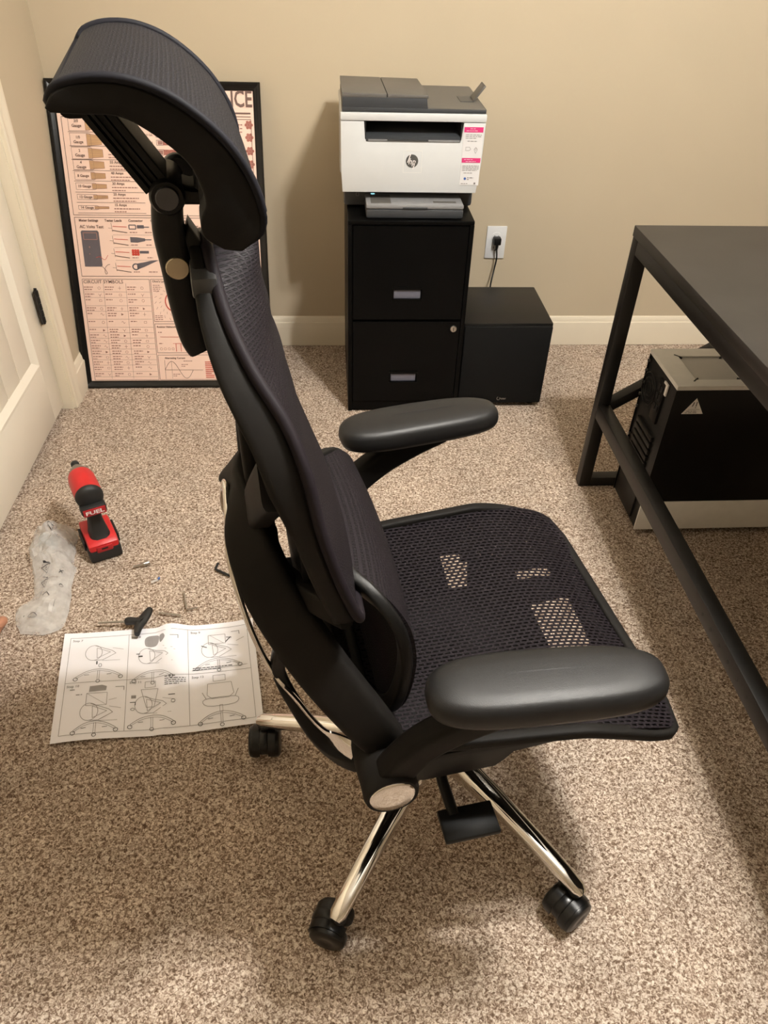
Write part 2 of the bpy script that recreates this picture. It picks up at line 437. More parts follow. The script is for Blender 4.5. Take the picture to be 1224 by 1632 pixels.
# ---- panelled door in the left wall (face towards +X)
FX = -.630                                  # face of stiles and rails
door = struct(empty('door_1', (FX, (DY0+DY1)/2, 0)))
D = lambda x, y, z: V(x-FX, y-(DY0+DY1)/2, z)
y0, y1 = DY0-.009, DY1+.009
SW = .092
def dbox(name, ya, yb, za, zb, xa=FX-.035, xb=FX, bev=.0015, m='door_paint'):
    p = D(xa, min(ya, yb), za); q = D(xb, max(ya, yb), zb)
    return B().box(p.x, q.x, p.y, q.y, p.z, q.z, bev).obj(name, m, door)
dbox('stile', y0, y0-SW, .018, 2.03); dbox('stile', y1, y1+SW, .018, 2.03)
for za, zb in ((.018, .205), (.98, 1.10), (1.92, 2.03)): dbox('rail', y0-SW, y1+SW, za, zb)
for za, zb in ((.205, .98), (1.10, 1.92)):
    ya, yb = y0-SW, y1+SW
    # sloped moulding around the sunken panel
    mprof = [(0, 0), (.004, .0025), (.010, .002), (.016, -.004), (.024, -.010), (.028, -.016), (0, -.02)]
    loop = [(ya, za, -1, 1), (yb, za, 1, 1), (yb, zb, 1, -1), (ya, zb, -1, -1)]
    rings = [[D(FX+h, y+sy*a, z+sz*a) for a, h in mprof] for y, z, sy, sz in loop]
    B().skin(rings, caps=False, closed=True).obj('panel_moulding', 'door_paint', door, smooth=35)
    n = 5; wd = (abs(yb-ya)-.05)/n
    for k in range(n):
        c = ya-.025-wd*(k+.5)
        dbox('plank', c-wd/2+.0012, c+wd/2-.0012, za+.02, zb-.02, FX-.030, FX-.013, .003)
# hinges on the jamb
for z0 in (.305, 1.0, 1.78):
    b = B(); c = D(FX+.010, DY0-.006, z0)
    for k in range(5):
        b.cyl((c.x, c.y, z0+.0205*k), (c.x, c.y, z0+.0205*k+.0195), .0068, n=14, bev=.001)
    b.cyl((c.x, c.y, z0-.005), (c.x, c.y, z0+.108), .0045, n=12, bev=.001)
    b.box(c.x-.004, c.x+.001, c.y-.016, c.y+.004, z0, z0+.102, .0005)
    b.obj('hinge', 'hinge_black', door)
# knob on the far stile
b = B(); c = D(FX, y1+.065, .93); b.lathe(c, (1, 0, 0), [(0, .032), (.006, .031), (.009, .012), (.03, .011), (.036, .024), (.05, .029), (.06, .025), (.065, .01)])
b.obj('door_knob', 'hinge_black', door)

# ---- ceiling lamps (above the frame)
lamp = tag(empty('ceiling_lamp', (CLUSTER[0], CLUSTER[1], CEIL)), 'brushed metal ceiling lamp with three bulbs above the desk edge', 'ceiling lamp')
B().lathe((0, 0, 0), (0, 0, -1), [(0, .085), (.012, .085), (.026, .07), (.034, .03), (.05, .02), (.06, .008)]).obj('canopy', 'lamp_metal', lamp)
for k in range(3):
    a = .5+k*2*PI/3; e = V(.085*math.cos(a), .085*math.sin(a), -.055)
    B().tube(cr([(0, 0, -.03), (e.x*.5, e.y*.5, -.035), (e.x, e.y, -.045)], 4), .008).lathe(e, (0, 0, -1), [(-.015, .016), (.0, .022), (.02, .024)]).obj('lamp_arm', 'lamp_metal', lamp)
    point_lamp('bulb', (e.x, e.y, e.z-.06), CLUSTER_W, .035, lamp)
# ================================================================== office chair (local: x forward, y to its left, z up)
CH = tag(empty('office_chair', (.423, -1.838, 0), math.radians(9.5)), 'black mesh office chair with tilted headrest, lumbar pad and chrome five-star base', 'office chair')

# ---- five-star base, casters
b = B()
b.lathe((0, 0, .075), (0, 0, 1), [(0, .030), (.004, .046), (.03, .05), (.055, .046), (.07, .036), (.074, .02)], 28)
base = b.obj('base', 'chrome', CH)
ang0 = math.radians(-123.0-9.5)
RB = .334
leg_prof = rr(.5, .5, .36, 3)
cast_rz = [math.radians(a) for a in (-30, 24, 20, 100, 80)]
for k in range(5):
    a = ang0+k*2*PI/5; d = V(math.cos(a), math.sin(a), 0)
    st = [(.030, .118, .047, .05), (.08, .119, .044, .046), (.15, .114, .038, .036), (.235, .102, .033, .028), (.305, .088, .030, .024), (.336, .081, .028, .022), (.346, .078, .018, .014)]
    pts = [d*r+V(0, 0, z) for r, z, w_, h in st]
    lg = B().sweep(pts, leg_prof, up=(0, 0, 1), scale=[(w_, h) for r, z, w_, h in st]).obj('leg', 'chrome', base, smooth=60)
    # caster
    c = d*RB; rz = cast_rz[k]; M = Matrix.Translation(c) @ Matrix.Rotation(rz, 4, 'Z')
    bb = B()
    hood = [(-.030, .030), (-.033, .045), (-.026, .058), (-.010, .0665), (.006, .066), (.018, .058), (.016, .044), (.004, .036), (-.014, .030)]
    bb.prism(hood, lambda x, z, y: M @ V(x-.012, y, z), -.0085, .0085, .003)
    bb.cyl(M @ V(0, 0, .055), M @ V(0, 0, .086), .0065, n=12)
    bb.cyl(M @ V(0, 0, .060), M @ V(0, 0, .071), .013, .011, n=16, bev=.002)
    # half hoods over the wheels
    for s in (-1, 1):
        arc = [( .0335*math.cos(t), .0325+.0335*math.sin(t)) for t in [math.radians(q) for q in range(35, 200, 11)]]
        inn = [( .0312*math.cos(t), .0325+.0312*math.sin(t)) for t in [math.radians(q) for q in range(35, 200, 11)]]
        bb.prism(arc+inn[::-1], lambda x, z, y: M @ V(x-.012, y, z), min(s*.008, s*.022), max(s*.008, s*.022))
    cs = bb.obj('caster', 'wheel_black', CH)
    for s in (-1, 1):
        B().lathe(M @ V(-.012, s*.009, .0315), (M.to_3x3() @ V(0, s, 0)), [(0, .024), (.002, .0300), (.004, .0312), (.014, .0312), (.019, .0295), (.0215, .025), (.0218, .012), (.0205, .009), (.0205, .002)], 26).obj('wheel', 'wheel_black', cs)

# ---- gas lift, mechanism, lever
b = B(); b.lathe((0, 0, .135), (0, 0, 1), [(0, .030), (.005, .031), (.12, .029), (.125, .02), (.13, .0145), (.22, .0145)], 24)
b.obj('gas_lift', 'plastic_black', CH)
b = B()
b.prism([(-.15, .43), (-.165, .40), (-.13, .365), (-.05, .335), (.06, .335), (.10, .36), (.11, .41), (.10, .43)], lambda x, z, y: V(x, y, z), -.085, .085, .006)
b.obj('tilt_mechanism', 'plastic_black', CH)
b = B(); b.tube([(-.058, -.05, .355), (-.056, -.14, .335), (-.055, -.19, .312), (-.052, -.24, .303)], .0085, 12)
lev = b.obj('lever', 'plastic_black', CH)
B().box(-.075, .008, -.278, -.228, .296, .306, .003).obj('paddle', 'plastic_black', lev)

# ---- seat
S_HW = [(-.195, .150), (-.185, .178), (-.165, .200), (-.13, .214), (-.05, .226), (.06, .237), (.15, .246), (.20, .248), (.240, .2465), (.264, .240), (.276, .222), (.281, .190)]
def seat_w(u, a):
    z = .454+.013*a*a
    if u > .10: z -= 1.30*(u-.10)**2
    if u < -.08: z += .9*(u+.08)**2
    return z
def seat_fn(p, q):
    u = -.195+.476*p; a = -1+2*q
    return V(u, a*smooth_tab(S_HW, u), seat_w(u, a))
def seat_uv(p, q):
    v = seat_fn(p, q); return (v.x*1.0, v.y)
seat = B().shell(seat_fn, 48, 40, 0, seat_uv).obj('seat', 'seat_weave', CH, smooth=180, fix=False)
us = [-.195+.476*k/40 for k in range(41)]
loop = [seat_fn((u+.195)/.476, 0) for u in us]+[seat_fn((u+.195)/.476, 1) for u in reversed(us)]
loop = [p+V(0, 0, -.0005-.013*max(0, min(1, (p.x-.12)/.10))) for p in loop]
B().sweep(loop, rr(.0085, .0085, .004, 2), up=(0, 0, 1), closed=True).obj('seat_rim', 'plastic_soft', seat, smooth=60)
# pan under the mesh, with the four cut-outs one can see the carpet through
b2 = bmesh.new()
def loop2(pts):
    vs_ = [b2.verts.new((x, y, 0)) for x, y in pts]
    return [b2.edges.new((vs_[i], vs_[(i+1) % len(vs_)])) for i in range(len(vs_))]
pu = [-.193+.468*k/24 for k in range(25)]
outer = [(u, -(smooth_tab(S_HW, u)+.002)) for u in pu]+[(u, smooth_tab(S_HW, u)+.002) for u in reversed(pu)]
ed = loop2(outer)
holes = [[(-.108, .129), (-.064, .129), (-.074, .070), (-.109, .083)], [(.030, .155), (.080, .151), (.055, .074), (.024, .075)], [(.149, .099), (.218, .111), (.218, .088), (.147, .076)], [(.145, .019), (.227, .041), (.218, -.077), (.141, -.082)]]
for h in holes: ed += loop2(h)
bmesh.ops.triangle_fill(b2, use_beauty=True, edges=ed)
fs = b2.faces[:]
ex = bmesh.ops.extrude_face_region(b2, geom=fs)
for g in ex['geom']:
    if isinstance(g, bmesh.types.BMVert): g.co.z -= .004
for v_ in b2.verts: v_.co.z += seat_w(v_.co.x, v_.co.y/.24)-.012
b = B(); b.merge(b2)
for s in (-1, 1):
    b.prism([(-.150, .445), (-.128, .402), (-.10, .389), (.005, .390), (.018, .402), (.03, .418), (.10, .424), (.24, .408), (.24, .425), (.10, .445)], lambda x, z, y: V(x, y, z), s*.208, s*.226, .003)
for s in (-1, 1): b.box(.085, .238, min(s*.185, s*.205), max(s*.185, s*.205), .388, .412, .004)
b.box(-.12, .03, -.085, .085, .41, .432, .003)
b.obj('seat_pan', 'plastic_black', CH, smooth=35)

# ---- armrests: hub, arm, cap, pad
for s in (-1, 1):
    hub = B()
    hub.lathe((-.157, s*.175, .448), (0, s, 0), [(0, .030), (.006, .0375), (.030, .0385), (.034, .0370), (.038, .0385), (.075, .0365), (.092, .0365), (.098, .034)], 30)
    path = cr([(-.157, s*.247, .448), (-.140, s*.252, .495), (-.112, s*.258, .538), (-.060, s*.266, .578), (.000, s*.274, .606), (.055, s*.281, .624)], 5)
    n = len(path)
    hub.sweep(path, rr(.5, .5, .22, 3), up=(0, 1, 0), scale=[(.050-.006*k/n, .034) for k in range(n)])
    hub.prism([(-.05, .612), (.075, .616), (.085, .628), (-.06, .628)], lambda x, z, y: V(x, y, z), s*.280-.026, s*.280+.026, .003)
    arm = hub.obj('armrest', 'plastic_soft', CH, smooth=45)
    B().lathe((-.157, s*.270, .448), (0, s, 0), [(0, .0305), (.003, .0305), (.0048, .028), (.0058, .015), (.006, .003)], 30).obj('cap', 'chrome', arm, smooth=60)
    # padded top: rounded, slightly turned out towards the front
    M = Matrix.Translation(V(.018, s*.281, 0)) @ Matrix.Rotation(s*math.radians(5.8), 4, 'Z')
    rings = []
    for k_, z, dz in ((.80, .6235, 0), (.95, .625, 0), (1.0, .632, 0), (1.0, .642, 0), (.975, .650, 0), (.90, .6565, 0), (.75, .6600, 0), (.45, .6618, 0), (.12, .6622, 0)):
        rg = []
        for q in range(48):
            t = 2*PI*q/48; c_, s_ = math.cos(t), math.sin(t)
            e = 2/3.4
            x = (.1425-(1-k_)*.046)*math.copysign(abs(c_)**e, c_); y = .0455*k_*math.copysign(abs(s_)**(2/2.9), s_)
            y *= 1-.05*(x/.14); zz = z-.004*(x/.14)**2*(1 if z > .64 else 0)
            rg.append(M @ V(x, y, zz))
        rings.append(rg)
    B().skin(rings).obj('pad', 'pad_rubber', arm, smooth=70)

# ---- rear yoke: one U of two arms rising from the hubs and meeting behind the spine, chrome lined
half = [(-.150, .205, .470), (-.177, .207, .524), (-.231, .170, .606), (-.276, .120, .684), (-.295, .070, .738), (-.296, .030, .764)]
full = [(u, -v, z) for u, v, z in half]+[(-.296, 0, .770)]+[(u, v, z) for u, v, z in reversed(half)]
pts = cr(full, 6); n = len(pts)
def yw(k):
    t = abs(2*k/(n-1)-1)              # 1 at the hubs, 0 at the top
    return (.026+.010*t, .044+.020*math.sin(PI*min(1, max(0, (t-.1))/.9))+.006*t)
yoke = B().sweep(pts, rr(.5, .5, .24, 4), up=[(-(.2+.8*min(1, abs(2*k/(n-1)-1)*2.2)), 0, -(1-.45*abs(2*k/(n-1)-1))) for k in range(n)], scale=[yw(k) for k in range(n)]).obj('yoke', 'plastic_soft', CH, smooth=60)
cs_ = [(-.190, .192, .436), (-.224, .165, .447), (-.254, .136, .480), (-.284, .105, .522), (-.309, .083, .602), (-.322, .056, .690), (-.318, .034, .742)]
cf = cr([(u, -v, z) for u, v, z in cs_]+[(-.316, 0, .760)]+[(u, v, z) for u, v, z in reversed(cs_)], 6); nc = len(cf)
def cw(k):
    t = abs(2*k/(nc-1)-1); return (.012+.024*max(0, min(1, (t-.40)/.30)), .008)
B().sweep(cf, rr(.5, .5, .3, 2), up=(-1, 0, .3), scale=[cw(k) for k in range(nc)]).obj('chrome_strip', 'chrome', yoke, smooth=50)
for s in (-1, 1):
    lp = cr([(-.262, s*.112, .600), (-.278, s*.104, .530), (-.256, s*.133, .470), (-.226, s*.165, .428), (-.187, s*.190, .412), (-.150, s*.205, .420)], 6)
    nl = len(lp)
    B().sweep(lp, rr(.5, .5, .2, 3), up=(-1, 0, .2), scale=[(.024, .016+.012*(k/nl)) for k in range(nl)]).obj('yoke_stay', 'plastic_black', yoke, smooth=50)

# ---- upper back
K_HW = [(.690, .150), (.697, .178), (.712, .198), (.75, .206), (.80, .205), (.845, .200), (.91, .186), (.955, .163), (.99, .134), (1.02, .101), (1.042, .070), (1.058, .043), (1.068, .015)]
K_U = [(.69, -.183), (.75, -.204), (.80, -.219), (.845, -.230), (.91, -.241), (.955, -.256), (.99, -.278), (1.03, -.297), (1.068, -.306)]
K_B = [(.69, .008), (.71, .018), (.76, .024), (.82, .020), (.88, .014), (.93, .014), (.97, .024), (1.01, .042), (1.068, .054)]
def back_fn(p, q, off=0):
    z = .690+.378*p; a = -1+2*q
    return V(smooth_tab(K_U, z)+lerp_tab(K_B, z)*(1-a*a)+off, a*smooth_tab(K_HW, z), z)
back = B().shell(back_fn, 56, 30, -.010, lambda p, q: (back_fn(p, q).y, .372*p*1.05)).obj('back_mesh', 'back_weave', CH, smooth=60)
ks = [k/44 for k in range(45)]
rim = [back_fn(t, 0) for t in ks]+[back_fn(t, 1) for t in reversed(ks)]
B().sweep([V(p.x+.003, p.y+math.copysign(.002, p.y), p.z) for p in rim], circ(.0062, 10), up=(-1, 0, 0), closed=True).obj('piping', 'back_weave', back, smooth=80)
b = B()
dep = lambda z: lerp_tab([(.69, .030), (.72, .022), (.84, .023), (.90, .036), (.96, .036), (1.03, .020), (1.068, .012)], z)
b.sweep([V(p.x-.002-dep(p.z)/2, p.y*.985-math.copysign(.002, p.y), p.z-.004) for p in rim], rr(.5, .5, .25, 2), up=(-1, 0, 0), closed=True, scale=[(.013, dep(p.z)) for p in rim])
for s in (-1, 1):
    # diagonal struts from the spine out to the rim, and the lower wings
    p1 = cr([(-.281, s*.012, .735), (-.281, s*.060, .775), (-.277, s*.115, .830), (-.268, s*.168, .888)], 5)
    b.sweep(p1, rr(.5, .5, .2, 3), up=(-1, 0, 0), scale=[(.058-.006*math.sin(PI*k/len(p1)), .028) for k in range(len(p1))])
    p2 = cr([(-.272, s*.018, .690), (-.268, s*.070, .682), (-.236, s*.13, .688), (-.200, s*.190, .704)], 5)
    b.sweep(p2, rr(.5, .5, .2, 3), up=(-1, 0, 0), scale=[(.042-.016*k/len(p2), .028-.010*k/len(p2)) for k in range(len(p2))])
p3 = cr([(-.268, 0, .665), (-.279, 0, .74), (-.281, 0, .82), (-.284, 0, .90), (-.295, 0, .965), (-.300, 0, 1.02)], 5)
b.sweep(p3, rr(.5, .5, .2, 3), up=(-1, 0, 0), scale=[(.084-.03*k/len(p3), .024) for k in range(len(p3))])
bf = b.obj('back_frame', 'plastic_soft', CH, smooth=50)
B().shell(lambda p, q: V(-.236-.012*math.cos((q-.5)*2.4)+.06*(.72-(.63+.21*p))*1.2, -.125+.25*q, .63+.21*p), 10, 12, .006).obj('lumbar_carrier', 'plastic_black', bf, smooth=60)

# ---- lumbar pad
L_U = [(.445, -.140), (.46, -.124), (.485, -.112), (.515, -.106), (.555, -.101), (.60, -.100), (.645, -.108), (.675, -.122), (.698, -.146), (.710, -.178)]
L_HW = [(.445, .095), (.452, .128), (.468, .155), (.50, .172), (.55, .178), (.61, .178), (.66, .174), (.688, .160), (.702, .138), (.710, .105)]
def lum_fn(p, q):
    z = .445+.265*p; a = -1+2*q
    return V(smooth_tab(L_U, z)-.009*a*a, a*smooth_tab(L_HW, z), z)
lum = B().shell(lum_fn, 40, 30, -.010, lambda p, q: (lum_fn(p, q).y, .26*p*1.15)).obj('lumbar_pad', 'back_weave', CH, smooth=60)
lr = [lum_fn(t, 0) for t in ks]+[lum_fn(t, 1) for t in reversed(ks)]
b = B()
inw = []
cen = V(-.13, 0, .575)
b.sweep([p+V(-.012, 0, 0)+(cen-p)*.045 for p in lr], rr(.013, .008, .004, 2), up=(-1, 0, 0), closed=True)
b.box(-.30, -.135, -.022, .022, .575, .615, .006)
b.obj('lumbar_frame', 'plastic_black', lum, smooth=50)

# ---- headrest post
b = B()
pp = cr([(-.333, 0, 1.120), (-.337, 0, 1.085), (-.334, 0, 1.048), (-.331, 0, 1.005), (-.327, 0, .972), (-.322, 0, .958)], 5)
b.sweep(pp, rr(.5, .5, .25, 3), up=(-1, 0, 0), scale=[(.042, .028+.004*math.sin(PI*k/len(pp))) for k in range(len(pp))])

b.prism([(-.318, 1.09), (-.308, 1.072), (-.302, 1.045), (-.318, 1.035), (-.33, 1.06)], lambda x, z, y: V(x, y, z), -.016, .016, .003)
post = b.obj('headrest_post', 'plastic_black', CH, smooth=45)
B().box(-.322, -.298, -.070, .070, 1.038, 1.058, .003).obj('mount_block', 'plastic_grey', post)
for s in (-1, 1):
    B().lathe((-.3335, s*.0185, 1.050), (0, s, 0), [(0, .0115), (.003, .0115), (.0042, .0105), (.0045, .002)], 22).obj('bolt_cap', 'brass_cap', post)

# ---- headrest
HP = cr([(-.400, 0, 1.218), (-.392, 0, 1.228), (-.372, 0, 1.2335), (-.346, 0, 1.2325), (-.320, 0, 1.2235), (-.296, 0, 1.207), (-.276, 0, 1.186), (-.262, 0, 1.161), (-.256, 0, 1.138), (-.259, 0, 1.121), (-.273, 0, 1.110)], 5)
HW = .140
def head_fn(p, q):
    t = p*(len(HP)-1); i = min(int(t), len(HP)-2); c = HP[i].lerp(HP[i+1], t-i); a = -1+2*q
    k = math.sin(PI*p)
    return V(c.x+.002*(1-a*a)*k-.001, a*(HW-.010*(2*p-1)**4), c.z+.002*(1-a*a)*k)
b = B()
inner = [(-.400, 1.212), (-.378, 1.2105), (-.354, 1.2085), (-.332, 1.196), (-.312, 1.178), (-.304, 1.162), (-.301, 1.146), (-.306, 1.134), (-.305, 1.120), (-.290, 1.109)]
ip = [(q.x, q.z) for q in cr([(x, 0, z) for x, z in inner], 4)]
op = [(q.x-.003, q.z-.003) for q in HP]
for s in (-1, 1):
    b.prism(op+ip[::-1], lambda x, z, y: V(x, y, z), min(s*.104, s*.141), max(s*.104, s*.141), .004)
b.sweep([(-.386, -.125, 1.214), (-.386, .125, 1.214)], rr(.5, .5, .3, 3), up=(0, 0, 1), scale=[(.020, .018)]*2)
b.sweep([(-.287, -.125, 1.124), (-.287, .125, 1.124)], rr(.5, .5, .2, 3), up=(0, 0, 1), scale=[(.036, .026)]*2)
head = b.obj('headrest', 'plastic_soft', CH, smooth=50)
hl = sum(((HP[i+1]-HP[i]).length for i in range(len(HP)-1)))
B().shell(head_fn, 60, 24, .006, lambda p, q: (head_fn(p, q).y, p*hl)).obj('headrest_mesh', 'head_weave', head, smooth=60)
hr = [head_fn(k/40, 0) for k in range(41)]+[head_fn(k/40, 1) for k in range(40, -1, -1)]
B().sweep(hr, circ(.0036, 8), up=(0, 0, 1), closed=True).obj('headrest_piping', 'head_weave', head, smooth=80)
# channelled bar and pivot
b = B()
d = (V(-.392, 0, 1.208)-V(-.333, 0, 1.120)).normalized(); nb = V(d.z, 0, -d.x)
e0, e1 = V(-.333, 0, 1.120)+d*.012, V(-.397, 0, 1.2165)
for off, th, vw in ((-.011, .006, .030), (.007, .007, .030), (-.002, .008, .024), (-.005, .003, .029), (.001, .003, .029)):
    c0, c1 = e0+nb*off, e1+nb*off
    b.sweep([c0, c1], rr(.5, .5, .1, 2), up=nb, scale=[(vw*2, th)]*2)
b.lathe((-.333, -.036, 1.120), (0, 1, 0), [(0, .0140), (.003, .0160), (.069, .0160), (.072, .014)], 26)
b.sweep([(-.333, 0, 1.120), (-.312, 0, 1.116), (-.292, 0, 1.117)], rr(.5, .5, .2, 2), up=(0, 0, 1), scale=[(.050, .022), (.044, .016), (.06, .016)])
b.prism([(-.299, 1.160), (-.288, 1.135), (-.294, 1.118), (-.308, 1.126)], lambda x, z, y: V(x, y, z), -.03, .03, .002)
b.obj('tilt_bar', 'plastic_black', head, smooth=40)
for s in (-1, 1):
    B().lathe((-.333, s*.0345, 1.120), (0, s, 0), [(0, .0108), (.003, .0108), (.0042, .0098), (.0045, .002)], 24).obj('pivot_cap', 'dark_cap', head)
B().lathe((-.322, .050, 1.118), (0, 1, 0), [(0, .014), (.003, .0165), (.012, .0165), (.015, .014)], 26).obj('tilt_knob', 'plastic_grey', head)
# ================================================================== filing cabinet
cab = tag(empty('filing_cabinet', (.478, -.256, 0)), 'black two-drawer metal filing cabinet under the white printer', 'filing cabinet')
def cb(x0, x1, y0_, y1_, z0, z1, bev=0, bb=None):
    return (bb or B()).box(x0-.478, x1-.478, y0_+.256, y1_+.256, z0, z1, bev)
X0, X1, YF_, YR_ = .297, .659, -.4845, -.028
b = B()
cb(X0, X0+.013, YF_, YR_, 0, .612, .0015, b); cb(X1-.013, X1, YF_, YR_, 0, .612, .0015, b)
cb(X0, X1, YF_-.001, YR_, .612, .624, .003, b); cb(X0+.01, X1-.01, YF_+.004, YR_, 0, .036, .001, b)
cb(X0+.01, X1-.01, YR_-.004, YR_, 0, .612, 0, b); cb(X0+.01, X1-.01, YF_+.01, YR_, .318, .326, 0, b); cb(X0+.01, X1-.01, YF_+.012, YR_, .03, .612, 0, b)
b.obj('body', 'cabinet_metal', cab, smooth=30)
for za, zb, hz in ((.327, .609, .410), (.040, .319, .128)):
    xa, xb, hx0, hx1 = X0+.0155, X1-.0155, .432, .518
    b = B(); yf = YF_-.003; yb = YF_+.014
    for bx_ in ((xa, hx0, za, zb), (hx1, xb, za, zb), (hx0, hx1, za, hz-.020), (hx0, hx1, hz+.020, zb)):
        cb(bx_[0], bx_[1], yf, yb, bx_[2], bx_[3], 0, b)
    dr = b.obj('drawer', 'cabinet_metal', cab, smooth=30)
    b = B(); cb(hx0, hx1, yf+.014, yf+.017, hz-.020, hz+.020, 0, b); b.obj('handle_recess', 'cabinet_void', dr)
    b = B(); cb(hx0-.003, hx1+.003, yf-.003, yf+.006, hz+.013, hz+.022, .001, b); cb(hx0-.003, hx1+.003, yf-.002, yf+.004, hz-.022, hz-.017, .001, b)
    b.obj('handle', 'cabinet_metal', dr)
    b = B(); cb(hx0+.003, hx1-.003, yf+.004, yf+.012, hz-.017, hz+.009, .001, b); b.obj('label_holder', 'label_plate', dr)
b = B(); b.lathe((.624-.478, YF_-.003+.256, .297), (0, -1, 0), [(0, .0105), (.004, .0105), (.006, .009), (.0062, .002)], 20); b.obj('lock', 'steel', cab)
b = B(); b.box(.624-.478-.001, .624-.478+.001, YF_-.0105+.256, YF_-.009+.256, .292, .302); b.obj('keyhole', 'cabinet_void', cab)

# ================================================================== printer on the cabinet
pr = tag(empty('printer', (.476, -.28, .624)), 'white and grey multifunction laser printer standing on the filing cabinet', 'printer')
def pt(x, y, z): return V(x-.476, y+.28, z-.624)
def pb(bb, x0, x1, y0_, y1_, z0, z1, bev=0):
    p, q = pt(x0, y0_, z0), pt(x1, y1_, z1); return bb.box(p.x, q.x, p.y, q.y, p.z, q.z, bev)
PX0, PX1, PF, PR = .280, .672, -.430, -.125
b = B(); pb(b, .289, .664, -.375, -.14, .630, .690, .008)
for x, y in ((.31, -.33), (.64, -.33), (.31, -.17), (.64, -.17)): b.cyl(pt(x, y, .624), pt(x, y, .632), .012, n=14)
b.obj('base', 'printer_dark', pr)
b = B()
SX0, SX1, SZ = .346, .608, .817
front = [(PX0+.004, .684), (PX1-.010, .684), (PX1-.002, .76), (PX1, .866), (SX1+.004, .866), (SX1, .822), (SX1-.006, SZ), (SX0+.006, SZ), (SX0, .822), (SX0-.003, .866), (PX0, .866), (PX0, .74)]
b.prism(front, lambda x, z, y: pt(x, y, z), PF, -.24, .003)
pb(b, PX0, PX1, -.242, PR, .684, .866, .003)
b.obj('body', 'white_plastic', pr, smooth=35)
b = B(); pb(b, SX0+.003, SX1-.003, -.26, -.243, SZ, .866); pb(b, SX0-.001, SX0+.002, PF+.004, -.243, SZ, .866); pb(b, SX1-.002, SX1+.001, PF+.004, -.243, SZ, .866)
b.obj('output_cavity', 'cabinet_void', pr)
b = B(); b.prism([(PF-.001, .817), (PF-.001, .824), (PF+.01, .829), (-.25, .846), (-.25, .817)], lambda y, z, x: pt(x, y, z), SX0+.002, SX1-.002, .001)
b.prism([(PF-.003, .8195), (PF-.003, .8235), (PF+.008, .827), (PF+.008, .8195)], lambda y, z, x: pt(x, y, z), SX0+.06, SX1-.09, .0005)
ot = b.obj('output_tray', 'printer_dark', pr)
b = B(); pb(b, SX0+.008, SX1-.004, PF-.0015, PF+.012, .8165, .8225, .001); b.obj('tray_lip', 'printer_tray', ot)
b = B(); pb(b, PX0-.001, PX1+.001, PF-.002, PR, .8665, .887, .004); b.obj('scanner_bed', 'white_plastic', pr)
b = B(); b.prism([(PX0+.004, .888), (PX0+.004, .899), (PX1-.002, .897), (PX1-.002, .888)], lambda x, z, y: pt(x, y, z), PF+.001, PR+.004, .002)
lid = b.obj('scanner_lid', 'printer_dark', pr)
b = B(); b.prism([(.514, .8985), (.668, .8975), (.668, .8962), (.514, .8962)], lambda x, z, y: pt(x, y, z), PF+.004, PR+.01); b.obj('lid_top', 'printer_taupe', lid)
# document feeder
b = B(); b.prism([(PX0+.005, .897), (PX0+.005, .9265), (.509, .9225), (.512, .897)], lambda x, z, y: pt(x, y, z-(.0132*max(0, (y-PF)/.3) if z > .9 else 0)), PF+.002, PR+.006, .002)
adf = b.obj('document_feeder', 'printer_dark', pr)
def adf_top(x, z, y): return pt(x, y, z-.022*max(0, (y-PF)/.3)*.6)
for xa, xb in ((PX0+.004, .4015), (.4035, .512)):
    z_ = lambda x: .9335-.004*(x-PX0)/.23
    B().prism([(xa, z_(xa)), (xb, z_(xb)), (xb, .922), (xa, .922)], adf_top, PF+.001, PR+.01, .002).obj('feeder_cover', 'printer_taupe', adf)
M_ = Matrix.Translation(pt(.650, -.30, .8985)) @ Matrix.Rotation(math.radians(38), 4, 'Y')
B().box(-.0025, .0025, -.028, .028, 0, .048, .001, M=M_).obj('paper_stop', 'printer_taupe', lid)
b = B(); pb(b, .612, .650, -.335, -.262, .8974, .8990); b.obj('stop_recess', 'printer_dark', lid)
# input tray
b = B(); pb(b, .349, .625, -.473, -.36, .6255, .652, .006); tr = b.obj('input_tray', 'printer_dark', pr)
b = B(); pb(b, .349, .625, -.474, -.34, .652, .664, .004); b.obj('tray_cover', 'printer_tray', tr)
b = B(); pb(b, .452, .522, -.4752, -.470, .6525, .6575, .001); b.obj('tray_grip', 'printer_dark', tr)
b = B(); pb(b, .363, .420, -.462, -.385, .6638, .6646); b.obj('tray_panel', 'printer_taupe', tr)
b = B(); pb(b, .54, .605, -.455, -.44, .6638, .6646); b.obj('tray_marking', 'printer_taupe', tr)
mt, nt, bs = nodes_of('led_blue'); bs.inputs['Base Color'].default_value = (.3, .8, 1, 1); bs.inputs['Emission Color'].default_value = (.35, .85, 1, 1); bs.inputs['Emission Strength'].default_value = 1.6; MAT['led_blue'] = mt
b = B(); b.cyl(pt(.372, -.372, .6635), pt(.372, -.372, .6652), .0065, n=16); b.obj('status_light', 'led_blue', tr)
